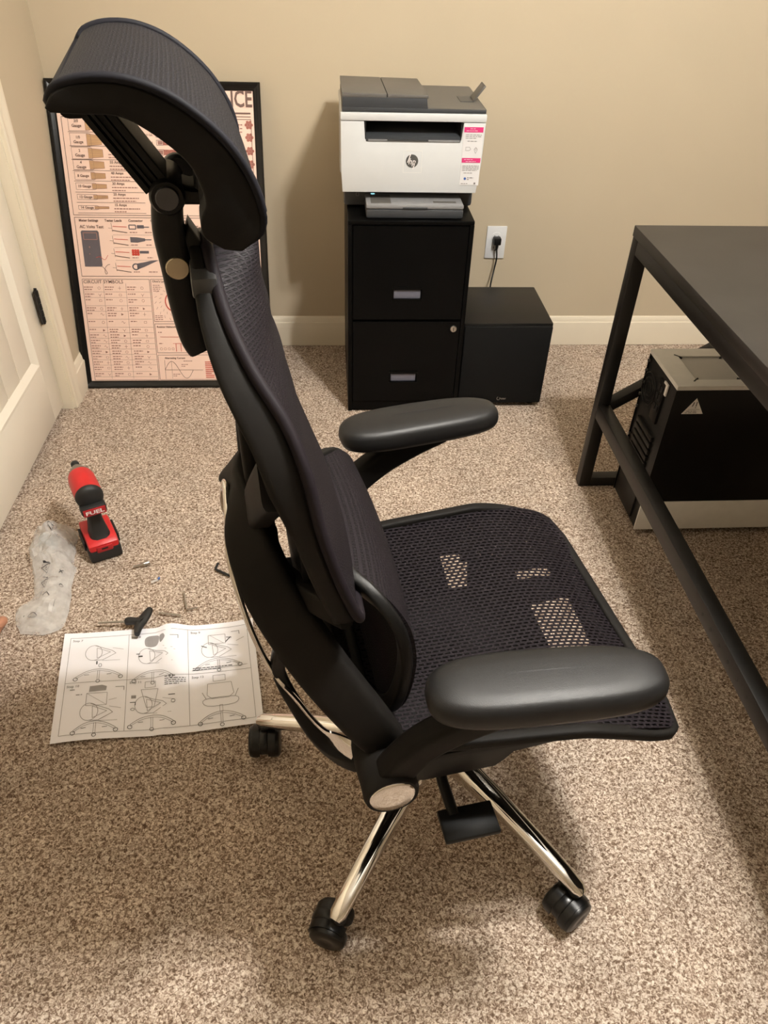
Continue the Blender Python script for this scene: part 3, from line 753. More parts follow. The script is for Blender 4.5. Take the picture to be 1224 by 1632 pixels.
# print on the front
pf = lambda x, y: pt(x, PF-.0006, y)
ik = Ink().ell(.476, .768, .0172, .0172, n=40); ik.obj('logo_disc', 'logo_grey', pf, pr)
pf2 = lambda x, y: pt(x, PF-.0010, y)
ik = Ink().text('hp', .4755, .7665, .0225, 'CENTER', shear=.28, bold=.0002, sx=.92)
ik.line([(.4640, .764), (.4715, .786)], .0026); ik.line([(.4790, .747), (.4850, .766)], .0026)
ik.obj('logo_letters', 'white_ink', pf2, pr)
Ink().frame(.452, .738, .503, .794, .0006).obj('logo_film', 'printer_band', pf, pr)
b = B(); p, q = pt(.613, PF-.0012, .706), pt(.667, PF-.0002, .858); b.box(p.x, q.x, p.y, q.y, p.z, q.z); stk = b.obj('sticker', 'sticker', pr)
ps = lambda x, y: pt(x, PF-.0018, y)
rnd = random.Random(3)
Ink().rect(.614, .843, .666, .856).obj('sticker_band', 'pink', ps, stk)
Ink().rect(.614, .766, .666, .778).obj('sticker_band', 'pink', ps, stk)
ps2 = lambda x, y: pt(x, PF-.0022, y)
ik = Ink()
ik.greek(.630, .852, .026, 1, .003, .0012, rnd).greek(.620, .847, .042, 1, .003, .0012, rnd).greek(.620, .774, .042, 1, .003, .0012, rnd).greek(.625, .769, .034, 1, .003, .0012, rnd)
ik.obj('band_lettering', 'sticker', ps2, stk)
ik = Ink(); ik.greek(.619, .837, .044, 3, .0042, .0011, rnd).greek(.625, .821, .032, 1, .004, .0012, rnd).greek(.617, .758, .046, 4, .0040, .0011, rnd).greek(.622, .739, .034, 1, .004, .0012, rnd)
ik.greek(.617, .711, .026, 1, .003, .0014, rnd); ik.rect(.653, .709, .658, .714)
ik.loop([(.622, .797), (.632, .797), (.636, .801), (.632, .806), (.622, .806)], .0006)
ik.loop([(.645, .800), (.650, .806), (.655, .800), (.650, .790)], .0006); ik.ell(.650, .801, .0025, .0025, .0005)
ik.greek(.633, .7265, .020, 1, .003, .0018, rnd).greek(.633, .722, .010, 1, .003, .0018, rnd)
ik.obj('sticker_print', 'ink_grey', ps2, stk)
Ink().ell(.627, .724, .0036, .0036).obj('sticker_badge', 'blue_plastic', ps2, stk)
Ink().frame(.324, .658, .332, .667, .0012).obj('base_icon', 'printer_tray', lambda x, y: pt(x, -.3756, y), pr)

# ================================================================== subwoofer box
sb = tag(empty('subwoofer', (.805, -.32, 0)), 'low black cube-shaped subwoofer beside the filing cabinet', 'speaker')
def sbx(bb, x0, x1, y0_, y1_, z0, z1, bev=0): return bb.box(x0-.805, x1-.805, y0_+.32, y1_+.32, z0, z1, bev)
b = B(); sbx(b, .663, .949, -.458, -.172, .012, .300, .004); b.obj('enclosure', 'sub_vinyl', sb)
b = B(); sbx(b, .665, .947, -.470, -.457, .016, .293, .005); b.obj('grille', 'sub_cloth', sb)
for x in (.69, .92):
    for y in (-.43, -.20):
        B().cyl((x-.805, y+.32, 0), (x-.805, y+.32, .013), .016, n=16).obj('foot', 'plastic_black', sb)
sw = lambda x, y: V(x-.805, -.4708+.32, y)
ik = Ink().line([(.802+.010*math.cos(t)*.5, .035+.006*math.sin(t)) for t in [PI*.6+k*.5 for k in range(11)]], .0016)
ik.line([(.809+.0012*k, .0335+.003*math.sin(k*1.35)) for k in range(16)], .0013)
ik.obj('badge', 'steel', sw, sb)

# ================================================================== wall outlet, plug and cord
ou = tag(empty('wall_outlet', (.832, 0, .392)), 'white electrical outlet plate on the beige back wall', 'outlet')
B().box(-.035, .035, -.006, 0, -.057, .057, .0025).obj('cover_plate', 'outlet_white', ou)
for z in (.0195, -.0195):
    o_ = B(); o_.lathe((0, -.0055, z), (0, -1, 0), [(0, .0172), (.0022, .0170), (.0026, .0155)], 24); rc = o_.obj('receptacle', 'outlet_white', ou)
    bb = B(); bb.box(-.0075, -.0055, -.0088, -.0078, z-.001, z+.007); bb.box(.0055, .0075, -.0088, -.0078, z, z+.006); bb.cyl((0, -.0088, z-.0075), (0, -.0078, z-.0075), .0024, n=10); bb.obj('slots', 'cabinet_void', rc)
B().lathe((0, -.006, 0), (0, -1, 0), [(0, .0035), (.001, .003)], 12).obj('screw', 'steel', ou)
pl = tag(empty('power_cord', (.832, -.012, .405)), 'thin black power cord plugged into the wall outlet', 'cord')
b = B(); b.box(-.013, .013, -.026, .003, -.013, .012, .004); b.cyl((0, -.02, -.010), (0, -.018, -.030), .006, .004, n=12); b.obj('plug', 'plastic_black', pl)
B().tube(cr([(0, -.019, -.025), (.004, -.02, -.06), (-.003, -.03, -.10), (-.014, -.055, -.145), (-.020, -.090, -.20), (-.022, -.125, -.26), (-.02, -.145, -.31)], 8), .0028, 8).obj('cord', 'plastic_black', pl)

# ================================================================== desk on the right
dk = tag(empty('desk', (1.55, -1.6, 0)), 'black desk with dark wood-look top and square steel frame', 'desk')
def kb(bb, x0, x1, y0_, y1_, z0, z1, bev=.001): return bb.box(x0-1.55, x1-1.55, y0_+1.6, y1_+1.6, z0, z1, bev)
DX0, DX1, DYB, DYN = .9636, 2.36, -.8805, -2.42
b = B(); kb(b, DX0, DX1, DYN, DYB, .7245, .7495, .0015); b.obj('desktop', 'desk_top', dk)
tb = .034
for x in (DX0+.002, DX1-.002-tb):
    for y in (DYB-.004-tb+.004, DYN+.004):
        b = B(); kb(b, x, x+tb, y, y+tb, 0, .7245, .0025); b.obj('leg', 'desk_metal', dk)
    b = B(); kb(b, x, x+tb, DYN+.004+tb, DYB-tb, .690, .7245, .0025); b.obj('top_rail', 'desk_metal', dk)
    b = B(); kb(b, x, x+tb, DYN+.004+tb, DYB-tb, .237, .279, .0025); br_ = b.obj('side_rail', 'desk_metal', dk)
    if x < 1.2:
        h0 = B().cyl((-.0006, 0, 0), (.002, 0, 0), .0042, n=12).obj('bolt_hole', 'cabinet_void', br_)
        for k in range(6):
            h_ = h0 if k == 0 else copy_child(h0, br_)
            h_.location = (x-1.55, -1.664-.0398*k+1.6, .257)
for y in (DYB-tb, DYN+.004):
    b = B(); kb(b, DX0+.002+tb, DX1-tb-.002, y, y+tb, .690, .7245, .0025); b.obj('cross_rail', 'desk_metal', dk)
b = B(); kb(b, DX0+.002+tb, DX1-tb-.002, DYB-tb, DYB-.002, 0, .030, .0025); b.obj('floor_rail', 'desk_metal', dk)
b = B(); b.sweep([(DX0+.02-1.55, -.893+1.6, .252), (1.62-1.55, -.893+1.6, .690)], rr(.013, .017, .003, 2), up=(0, 1, 0)); b.obj('brace', 'desk_metal', dk)

# ================================================================== computer tower under the desk
pc = tag(empty('computer_tower', (1.27, -1.035, 0)), 'black and silver computer tower standing under the desk', 'computer')
def cbx(bb, x0, x1, y0_, y1_, z0, z1, bev=0): return bb.box(x0-1.27, x1-1.27, y0_+1.035, y1_+1.035, z0, z1, bev)
CX0, CX1, CYN, CYF = 1.058, 1.500, -1.131, -.942
b = B(); cbx(b, CX0+.004, CX1, CYN+.004, CYF-.002, .016, .452, .001); b.obj('chassis', 'pc_rear', pc)
for x in (1.10, 1.46):
    for y in (CYN+.03, CYF-.03): B().cyl((x-1.27, y+1.035, 0), (x-1.27, y+1.035, .017), .014, n=14).obj('foot', 'plastic_black', pc)
b = B(); cbx(b, CX0, CX1, CYN, CYN+.004, .112, .448, .001); b.obj('side_panel', 'pc_black', pc)
b = B(); cbx(b, CX0, CX1, CYN-.001, CYN+.004, .016, .111, .001); b.obj('shroud_panel', 'pc_silver', pc)
b = B(); cbx(b, CX0, CX1, CYF-.003, CYF, .016, .448, .001); b.obj('far_panel', 'pc_black', pc)
ix0, ix1, iy0, iy1 = 1.113, 1.226, -1.100, -.982
b = B()
for q in ((CX0, ix0, CYN, CYF), (ix1, CX1, CYN, CYF), (ix0, ix1, CYN, iy0), (ix0, ix1, iy1, CYF)): cbx(b, q[0], q[1], q[2], q[3], .449, .460)
tp = b.obj('top_panel', 'pc_silver', pc, smooth=0)
b = B(); cbx(b, ix0, ix1, iy0, iy1, .449, .4565); b.obj('top_inset', 'pc_silver_dark', tp)
for x, y, a in ((ix0, iy0, 45), (ix1, iy1, 45), (ix0, iy1, -45), (ix1, iy0, -45)):
    M_ = Matrix.Translation(V(x-1.27, y+1.035, .4585)) @ Matrix.Rotation(math.radians(a), 4, 'Z')
    B().box(-.011, .011, -.0017, .0017, -.002, .0022, M=M_).obj('corner_slot', 'cabinet_void', tp)
# warning label
fl_ = lambda x, y: V(x-1.27, CYN-.0006+1.035, y)
Ink().poly([(1.086, .384), (1.140, .384), (1.113, .428)]).obj('warning_label', 'label_white', fl_, pc)
fl2 = lambda x, y: V(x-1.27, CYN-.0010+1.035, y)
ik = Ink(); ik.line([(1.1095, .417), (1.1095, .412), (1.1075, .405)], .003); ik.rect(1.1155, .405, 1.118, .418); ik.rect(1.1155, .4005, 1.118, .403)
ik.line([(1.099, .3965), (1.128, .3965)], .0008); ik.greek(1.096, .392, .034, 1, .003, .0016, rnd).greek(1.094, .3875, .038, 1, .003, .0016, rnd)
ik.obj('warning_print', 'ink_grey', fl2, pc)
# rear face details (towards the room)
re_ = lambda bb, y0_, y1_, z0, z1, d=.006: cbx(bb, CX0-d+.004, CX0+.004, y0_, y1_, z0, z1, .0008)
for k in range(7):
    b = B(); re_(b, -1.085+.0, -.975, .150+.020*k, .164+.020*k, .008); b.obj('slot_cover', 'desk_metal', pc)
b = B(); re_(b, -1.075, -1.035, .318, .43, .007); b.obj('port_shield', 'desk_metal', pc)
for k, (ya, za, zb) in enumerate(((-1.066, .405, .42), (-1.05, .405, .42), (-1.066, .38, .395), (-1.05, .38, .395), (-1.066, .352, .368), (-1.05, .352, .368))):
    b = B(); cbx(b, CX0-.006, CX0, ya-.006, ya+.006, za, zb, .0008); b.obj('port', 'pc_rear', pc)
b = B()
for r in (.018, .030, .042): b.tube([(CX0-.004-1.27, -.995+1.035+r*math.cos(t), .375+r*math.sin(t)) for t in [k*2*PI/28 for k in range(28)]], .0013, 6, closed=True)
b.obj('fan_grille', 'desk_metal', pc)
b = B(); re_(b, -1.09, -.965, .028, .115, .006); b.obj('power_supply', 'pc_rear', pc)
s0 = B().cyl((-.004, 0, 0), (.001, 0, 0), .0042, n=10).obj('screw', 'steel', pc)
for k, z in enumerate((.432, .405, .37, .335, .298, .21, .195, .165, .14, .12)):
    s_ = s0 if k == 0 else copy_child(s0, pc)
    s_.location = (CX0-1.27, -.950+1.035, z)
b = B(); cbx(b, CX0-.0015, CX0+.002, -1.085, -1.062, .405, .436); b.obj('rear_label', 'label_white', pc)
# ================================================================== framed poster leaning in the corner
PL = .931; PB, PT = V(-.598, -.325, 0), V(-.598, -.030, .883)
pd = (PT-PB).normalized(); pn = V(1, 0, 0).cross(pd)      # pn points into the room
po = tag(empty('framed_poster', (-.278, -.31, 0)), 'black framed electrical reference poster leaning in the corner', 'framed poster')
O_ = V(-.278, -.31, 0)
def pp_(x, y, h=0): return PB+V(x, 0, 0)+pd*y+pn*h-O_
FW, FH = .640, .931
fp = [(0, -.018), (0, 0), (.002, .0015), (.006, .0015), (.010, -.001), (.018, -.003), (.0215, -.006), (.0235, -.0085), (.0235, -.018)]
for name, a, c in (('left', (0, 0, 1, 1), (0, FH, 1, -1)), ('right', (FW, 0, -1, 1), (FW, FH, -1, -1)), ('bottom', (0, 0, 1, 1), (FW, 0, -1, 1)), ('top', (0, FH, 1, -1), (FW, FH, -1, -1))):
    B().skin([[pp_(x+sx*k, y+sy*k, h) for k, h in fp] for x, y, sx, sy in (a, c)]).obj('frame_rail', 'frame_black', po, smooth=35)
b = B(); b.prism([(.015, .015), (FW-.015, .015), (FW-.015, FH-.015), (.015, FH-.015)], lambda x, y, h: pp_(x, y, h), -.016, -.0088)
sheet = b.obj('poster_sheet', 'poster_paper', po, smooth=0)
g = lambda x, y: pp_(x, y, -.0082)
g2 = lambda x, y: pp_(x, y, -.0078)
g3 = lambda x, y: pp_(x, y, -.0074)
rnd = random.Random(11)
ln, bk, tan, cop, red, sl, gr = Ink(), Ink(), Ink(), Ink(), Ink(), Ink(), Ink()
# boxes
ln.frame(.035, .552, .607, .830, .0016); ln.frame(.036, .366, .607, .545, .0016); ln.frame(.035, .026, .250, .357, .0014)
ln.frame(.254, .222, .607, .357, .0014); ln.frame(.254, .118, .607, .214, .0014); ln.frame(.254, .026, .607, .110, .0014)
# title
bk.text('REFERENCE', .614, .884, .064, 'RIGHT', bold=.0012, sx=.72); bk.rect(.040, .8445, .607, .8490); bk.rect(.040, .8365, .607, .8385)
# cable gauges
rows = [('3/0', 'Gauge', .812, .036, 200), ('1/0', 'Gauge', .767, .033, 150), ('2', 'Gauge', .730, .028, 95), ('4', 'Gauge', .697, .024, 55), ('8 Gauge', None, .666, .019, 40), ('10 Gauge', None, .636, .0155, 30), ('12 Gauge', None, .605, .0115, 20), ('14 Gauge', None, .574, .008, 15)]
for i, (t1, t2, y, hh, amp) in enumerate(rows):
    if t2: bk.text(t1, .078, y+.007, .0105, 'CENTER', bold=.0002); bk.text(t2, .078, y-.006, .0115, 'CENTER', bold=.0002)
    else: bk.text(t1, .080, y, .0105, 'CENTER', bold=.0002)
    yb = [.789, .750, .712, .681, .651, .619, .589, .558][i]
    ln.line([(.050, yb), (.262, yb)], .0013); 
    x0 = .104
    ln.loop([(.054, y-hh/2-.002), (x0+.006, y-hh/2-.002), (x0+.012, y-hh/2), (x0+.012, y+hh/2), (x0+.006, y+hh/2+.002), (.054, y+hh/2+.002)], .0009)
    tan.poly([(x0, y-hh/2), (x0+.044, y-hh/2*.75), (x0+.044, y+hh/2*.75), (x0, y+hh/2)])
    gr.line([(x0, y-hh/2), (x0+.044, y-hh/2*.75), (x0+.044, y+hh/2*.75), (x0, y+hh/2), (x0, y-hh/2)], .0010)
    for k in (-.3, 0, .3): gr.line([(x0+.004, y+hh*k), (x0+.040, y+hh*k*.75)], .0005)
    bk.text('%d Amps' % amp, .166, y+.008, .0105, bold=.0002); gr.greek(.164, y-.003, .080, 2, .0085, .0028, rnd)
# stranded wire sizes
for i, (t1, y) in enumerate((('14 GA', .826), ('12 GA', .803), ('10 GA', .783), ('8 GA', .762), ('6 GA', .735), ('4 GA', .704))):
    h = .009+.0016*i; bk.text(t1, .304, y, .0085, 'RIGHT')
    sl.frame(.314, y-h/2, .334, y+h/2, .0012); gr.rect(.318, y-h/2+.002, .332, y+h/2-.002)
    cop.rect(.333, y-h/2, .395, y+h/2)
    for k in range(9): sl.line([(.336+.0065*k, y-h/2), (.342+.0065*k, y+h/2)], .0006)
for y in (.815, .780, .742, .704, .668, .631):
    for cx in (.424, .600 if y > .65 else .500):
        for k in range(6): cop.ell(cx+.0085*math.cos(k*PI/3), y+.0085*math.sin(k*PI/3), .0046, .0046, n=10)
        cop.ell(cx, y, .0046, .0046, n=10)
for k in range(5): gr.greek(.455, .815-.052*k, .125, 4, .010, .003, rnd)
# meter tests
for t1, x in (('Meter Settings', .049), ('Tester Leads', .129), ('Connector', .203), ('Open', .272), ('Settings', .36), ('Testing', .45)): bk.text(t1, x, .536, .0102, bold=.0003)
bk.text('AC Volts Test', .049, .517, .0128, bold=.0002); bk.text('DC Volts Test', .362, .517, .0128, bold=.0002)
for ox in (0, .315):
    sl.poly([(ox+.050, .396), (ox+.103, .396), (ox+.106, .400), (ox+.106, .501), (ox+.102, .506), (ox+.054, .506), (ox+.050, .502)])
for ox in (0, .315):
    gr.frame(ox+.057, .479, ox+.099, .499, .0022); gr.ell(ox+.072, .456, .002, .003); gr.ell(ox+.070, .435, .0015, .002); gr.ell(ox+.092, .425, .0015, .0015)
    red.line([(ox+.088+.003*k, .424+.010*math.sin(k*.55)*(k/13)) for k in range(14)], .0013)
    bk.line(cr2 := [(q.x, q.y) for q in cr([(ox+.103, .398, 0), (ox+.113, .388, 0), (ox+.119, .376, 0), (ox+.113, .374, 0), (ox+.113, .390, 0), (ox+.122, .401, 0), (ox+.130, .403, 0)], 5)], .0013)
for i, y in enumerate((.517, .479, .440, .396)):
    bk.line([(.150, y-.014), (.148, y+.012)], .0009); bk.line([(.138, y-.003), (.150, y-.004)], .0008)
    red.line([(.152, y+.002), (.196, y)], .0016); bk.line([(.150, y-.010), (.196, y-.017)], .0022)
    gr.greek(.204, y-.016, .028, 1, .006, .0028, rnd); gr.greek(.252, y-.016, .034, 1, .006, .0028, rnd)
    if i == 0: sl.frame(.203, y-.006, .224, y+.006, .003); sl.rect(.228, y-.004, .250, y+.006); sl.line([(.248, y), (.266, y)], .003)
    if i == 1: sl.poly([(.203, y-.008), (.225, y-.009), (.250, y-.004), (.250, y+.004), (.225, y+.007), (.203, y+.008)]); sl.line([(.248, y), (.270, y)], .003)
    if i == 2:
        for k in range(9): red.ell(.208+.008*(k % 3), y-.006+.006*(k//3), .0045, .004, n=9)
        sl.rect(.229, y-.003, .258, y+.005)
    if i == 3: sl.ell(.212, y, .010, .009, .004); sl.poly([(.216, y-.009), (.240, y+.000), (.286, y+.020), (.262, y+.019), (.240, y+.014), (.216, y+.010)])
    if i < 3: ln.line([(.150, y-.024), (.300, y-.024)], .0006)
for k in range(4): gr.greek(.500, .505-.035*k, .09, 3, .008, .0028, rnd)
# circuit symbols
bk.text('CIRCUIT SYMBOLS', .038, .3485, .0150, bold=.0001, sx=1.03)
for x in (.101, .173): ln.line([(x, .344), (x-.008, .030)], .0007)
yy = .338; r = 0
while yy > .045:
    for cx in (.038, .104, .176):
        x = cx; gr.greek(x, yy-.006, .030, rnd.choice((1, 2, 2)), .0075, .0028, rnd)
        sx_ = x+.048; k = rnd.randrange(6); y = yy-.009
        if k == 0: gr.line([(sx_-.006, y), (sx_-.002, y+.004), (sx_+.002, y-.004), (sx_+.006, y)], .0009)
        elif k == 1: gr.ell(sx_, y, .0042, .0042, .0009, n=12)
        elif k == 2: gr.poly([(sx_-.004, y-.004), (sx_+.004, y), (sx_-.004, y+.004)])
        elif k == 3: gr.line([(sx_, y-.006), (sx_, y+.006)], .0009); gr.line([(sx_-.005, y), (sx_+.005, y)], .0009)
        elif k == 4: gr.line([(sx_-.005, y+.004), (sx_, y-.002), (sx_+.005, y+.004)], .0009); gr.line([(sx_, y-.006), (sx_, y)], .0009)
        else: gr.frame(sx_-.004, y-.003, sx_+.004, y+.003, .0008)
    h = rnd.choice((.018, .022, .018, .026))
    yy -= h; ln.line([(.037, yy+.001), (.248, yy+.001)], .0006)
# dial
bk.text("Ohm's Law", .259, .350, .0095, bold=.0002); red.ell(.322, .286, .026, .030, .0032, n=28)
for rad in (.040, .055):
    for k in range(20): gr.line([(.322+rad*math.cos(k*PI/10), .286+rad*math.sin(k*PI/10)), (.322+(rad+.007)*math.cos(k*PI/10+.1), .286+(rad+.007)*math.sin(k*PI/10+.1))], .001)
gr.greek(.260, .338, .022, 4, .006, .0022, rnd); gr.greek(.258, .240, .026, 4, .006, .0022, rnd); gr.greek(.42, .340, .17, 12, .009, .003, rnd)
bk.text('Resistor Networks', .260, .204, .0085, bold=.0002); gr.greek(.262, .186, .014, 1, .006, .0026, rnd); red.line([(.268, .171), (.420, .170)], .0012); gr.greek(.262, .149, .016, 1, .006, .0026, rnd)
for k in range(4): gr.ell(.268+.013*k, .131, .004, .004, .0009, n=10)
for x in (.318, .334): red.line([(x, .122), (x, .149)], .0018)
red.line([(.308, .149), (.345, .149)], .001); gr.greek(.46, .200, .13, 8, .009, .003, rnd)
bk.text('Alternating Current', .276, .100, .0085, bold=.0002)
bk.line([(.274, .028), (.275, .094)], .0010); bk.line([(.274, .060), (.402, .059)], .0010); bk.line([(.297, .030), (.297, .090)], .0007)
bk.line([(.274+.0475*2*k/30, .060+.029*math.sin(k*2*PI/30)) for k in range(31)], .0013)
gr.greek(.330, .078, .022, 2, .006, .0022, rnd); gr.greek(.338, .090, .05, 1, .006, .0022, rnd); gr.greek(.300, .045, .024, 2, .006, .0022, rnd)
for k in range(9): red.rect(.410, .085-.0065*k, .410+rnd.uniform(.02, .045), .0875-.0065*k)
ln.obj('ruled_lines', 'ink_brown', g, sheet); sl.obj('meter_print', 'ink_slate', g, sheet); tan.obj('cable_print', 'ink_tan', g, sheet); cop.obj('copper_print', 'ink_copper', g, sheet)
gr.obj('fine_print', 'poster_gray', g2, sheet); red.obj('red_print', 'ink_red', g3, sheet); bk.obj('lettering', 'ink_brown', g3, sheet)

# ================================================================== instruction sheet on the carpet
MC = V(-.141, -1.576, 0); MR = math.radians(4.8)
ms = tag(empty('instruction_sheet', MC, MR), 'unfolded white assembly instruction sheet with chair diagrams on the carpet', 'paper sheet')
MWd, MHt = .424, .292
def mz(x, y):
    e = math.exp(-((x-.028)/.030)**2); s = 1/(1+math.exp(-(x-.004)/.004))
    z = .0035+.013*e*s*(.55+.45*(y/.146))+.0025*math.exp(-((x-.004)/.012)**2)+.0016*(1+math.sin(x*22+y*9))
    return z+.003*max(0, (abs(x)-.17)/.04)*max(0, (y+.05)/.2)
def mp_(x, y, h=0):
    return V(x+.010*(y/.146)*-1+.0, y-.004*math.sin((x+.05)*14), mz(x, y)+h)
sh = B().shell(lambda a, c: mp_(-MWd/2+MWd*a, -MHt/2+MHt*c), 70, 30, .0004).obj('sheet', 'paper', ms, smooth=60)
pl_, pk = Ink(), Ink()
px0, px1, py0, py1 = -.197, .197, -.131, .130
pl_.frame(px0, py0, px1, py1, .0010); pl_.line([(px0, .001), (px1, .001)], .0010); pl_.line([(-.069, py0), (-.069, py1)], .0010); pl_.line([(.063, py0), (.063, py1)], .0010)
def star(cx, cy, w_):
    pts = cr([(cx-w_, cy-.020, 0), (cx-w_*.55, cy-.006, 0), (cx, cy, 0), (cx+w_*.55, cy-.006, 0), (cx+w_, cy-.018, 0)], 4)
    P = [(q.x, q.y) for q in pts]; pl_.line(P, .0012); pl_.line([(x, y-.005) for x, y in P], .0009)
    pk.ell(cx-w_, cy-.026, .0045, .0045, .0013, n=10); pk.ell(cx+w_, cy-.024, .0045, .0045, .0013, n=10)
    pl_.line([(cx-.002, cy-.004), (cx-.002, cy-.030)], .0009); pl_.line([(cx+.002, cy-.004), (cx+.002, cy-.030)], .0009); pk.ell(cx, cy-.034, .004, .004, .0012, n=10)
    for k in (-.5, .5): pk.line([(cx+w_*k-.006, cy-.016), (cx+w_*k+.004, cy-.015)], .0011)
def seat_side(cx, cy):
    pl_.ell(cx-.014, cy, .018, .022, .0011, n=20); pl_.line([(cx-.012, cy+.021), (cx+.026, cy+.004), (cx+.034, cy-.004), (cx+.006, cy-.022), (cx-.012, cy-.022)], .0012); pl_.line([(cx-.008, cy+.014), (cx+.022, cy), (cx-.006, cy-.016), (cx-.008, cy+.014)], .001)
    pl_.line([(cx+.026, cy+.012), (cx+.050, cy+.006)], .0008); pl_.line([(cx+.006, cy-.024), (cx+.044, cy-.024)], .0008)
def allen(x, y): pk.line([(x, y), (x+.018, y), (x+.018, y-.010)], .0011)
# step 7
pk.text('Step 7', -.192, .121, .0085); seat_side(-.130, .083); pk.rect(-.137, .049, -.134, .058); pk.ell(-.128, .046, .003, .005, .0009); star(-.130, .036, .047)
# step 8
pk.text('Step 8', -.064, .121, .0085)
pk_dark = Ink(); pk_dark.poly([(q.x, q.y) for q in cr([(-.030, .092, 0), (-.033, .112, 0), (-.024, .121, 0), (-.004, .120, 0), (-.001, .108, 0), (-.008, .090, 0)], 4, True)])
pk_dark.poly([(q.x, q.y) for q in cr([(.002, .098, 0), (.000, .118, 0), (.008, .121, 0), (.012, .110, 0)], 4, True)])
seat_side(-.014, .064); pk.rect(-.051, .070, -.043, .072); pk.rect(-.046, .062, -.037, .066); star(-.014, .022, .040); allen(.024, .112); pl_.line([(.008, .085), (.030, .076)], .0008)
# step 9
pk.text('Step 9', .069, .121, .0085); pl_.frame(.108, .083, .146, .110, .0011); pl_.line([(.112, .110), (.142, .083)], .0007); seat_side(.124, .066)
pk.line([(.146, .086), (.158, .100)], .0022); pk.line([(.148, .100), (.160, .098)], .0018); pk.line([(.092, .080), (.104, .074)], .002); star(.128, .040, .046); allen(.160, .115); pl_.line([(.170, .086), (.188, .094)], .001)
pk.greek(.072, .016, .085, 2, .005, .0020, rnd); pk.line([(.07, .0095), (.19, .0135)], .0007)
# step 10
pk.text('Step 10', -.193, -.009, .0085); pk_dark.poly([(-.146, -.026), (-.145, -.011), (-.120, -.009), (-.110, -.013), (-.111, -.024), (-.128, -.025)])
pl_.frame(-.150, -.062, -.108, -.030, .0010); pl_.line([(-.150, -.03), (-.108, -.062)], .0007); seat_side(-.128, -.078); star(-.128, -.102, .042); allen(-.092, -.016); pk.greek(-.185, -.018, .016, 1, .004, .0016, rnd); pk.greek(-.172, -.032, .016, 1, .004, .0016, rnd); pl_.line([(-.104, -.05), (-.088, -.046)], .0008)
# step 11
pk.text('Step 11', -.063, .004-.012, .0085); pk_dark.rect(-.058, -.050, -.048, -.042); pk.line([(-.060, -.060), (-.049, -.060), (-.049, -.068)], .0016); pk.ell(-.054, -.078, .004, .003, .001)
pl_.frame(-.030, -.024, -.008, -.008, .0010); pl_.loop([(-.038, -.028), (-.002, -.030), (-.010, -.075), (-.026, -.075)], .0011); seat_side(-.018, -.068); star(-.014, -.096, .044); pk.line([(.020, -.050), (.034, -.050)], .0018); pk.ell(.030, -.066, .004, .004, .001)
pk.greek(.012, -.002, .036, 1, .004, .0022, rnd); pk.greek(.012, -.008, .045, 4, .0050, .0018, rnd)
# step 12
pk.text('Step 12', .069, -.009, .0085); pl_.frame(.114, -.024, .140, -.008, .0010); pl_.loop([(.102, -.030), (.152, -.030), (.156, -.060), (.146, -.070), (.110, -.070), (.100, -.060)], .0010)
pl_.loop([(q.x, q.y) for q in cr([(.096, -.070, 0), (.160, -.070, 0), (.156, -.088, 0), (.100, -.088, 0)], 4, True)], .0011); pl_.line([(.090, -.052), (.098, -.070)], .0012); pl_.line([(.166, -.050), (.158, -.070)], .0012); pl_.frame(.125, -.106, .131, -.088, .0008); star(.128, -.104, .044)
q1 = lambda x, y: mp_(x, y, .0007); q2 = lambda x, y: mp_(x, y, .0009); q0 = lambda x, y: mp_(x, y, .0006)
pk_dark.obj('shaded_print', 'paper_print', q0, sh); pl_.obj('line_drawing', 'paper_print', q1, sh); pk.obj('dark_print', 'paper_dark', q2, sh)

# ================================================================== loose tools and fixings on the carpet
def on(name, label, cat, loc, rz=0, group=None): return tag(empty(name, loc, rz), label, cat, group)
tk = on('hex_driver', 'T-handle hex key with black grip lying on the instruction sheet edge', 'hex key', (-.222, -1.421, .017), 0)
B().tube([(-.082, .000, -.002), (-.01, -.001, .001)], .0026, 8).obj('shaft', 'steel', tk)
hb = B(); hb.sweep(cr([(-.020, -.001, .001), (-.006, -.001, .002), (.010, -.004, .003), (.020, -.008, .003)], 4), circ(1, 12), scale=[.007, .0085, .0095, .010, .0095, .009, .0088, .009, .0095, .010, .0105, .011, .0115])
hp_ = cr([(.029, .037, .000), (.026, .020, .003), (.020, .000, .004), (.015, -.020, .005), (.016, -.046, .006)], 4)
hb.sweep(hp_, circ(1, 12), scale=[(.006+.0065*math.sin(PI*min(1, (k+1)/len(hp_))), .007) for k in range(len(hp_))])
hb.obj('grip', 'tool_black', tk, smooth=60)
def lkey(name, label, pts, r, m, group):
    c = Vector(pts[0]); o = on(name, label, 'hex key', c, 0, group)
    B().sweep([Vector(p)-c for p in pts], circ(r, 6), up=(.1, .2, 1)).obj('bar', m, o, smooth=0)
def bend(a, k, c, r=.006):
    a, k, c = Vector(a), Vector(k), Vector(c); p = k+(a-k).normalized()*r; q = k+(c-k).normalized()*r
    return [a, p, (p+q)/2+(k-(p+q)/2)*.5, q, c]
lkey('hex_key', 'thin steel L-shaped hex key lying above the instruction sheet', bend((-.126, -1.316, .006), (-.110, -1.378, .006), (-.086, -1.372, .006)), .0019, 'steel', 'loose hex keys')
lkey('hex_key', 'short black L-shaped hex key on the carpet behind the chair', bend((-.052, -1.222, .009), (-.058, -1.241, .006), (-.018, -1.266, .006)), .0034, 'tool_black', 'loose hex keys')
o = on('metal_pin', 'straight steel pin beside the grip of the T-handle key', 'pin', (-.146, -1.391, .006)); B().tube([(-.025, .005, 0), (.025, -.005, 0)], .0022, 8).lathe((-.025, .005, 0), (-1, .2, 0), [(0, .003), (.002, .003)], 8).obj('shaft', 'steel', o)
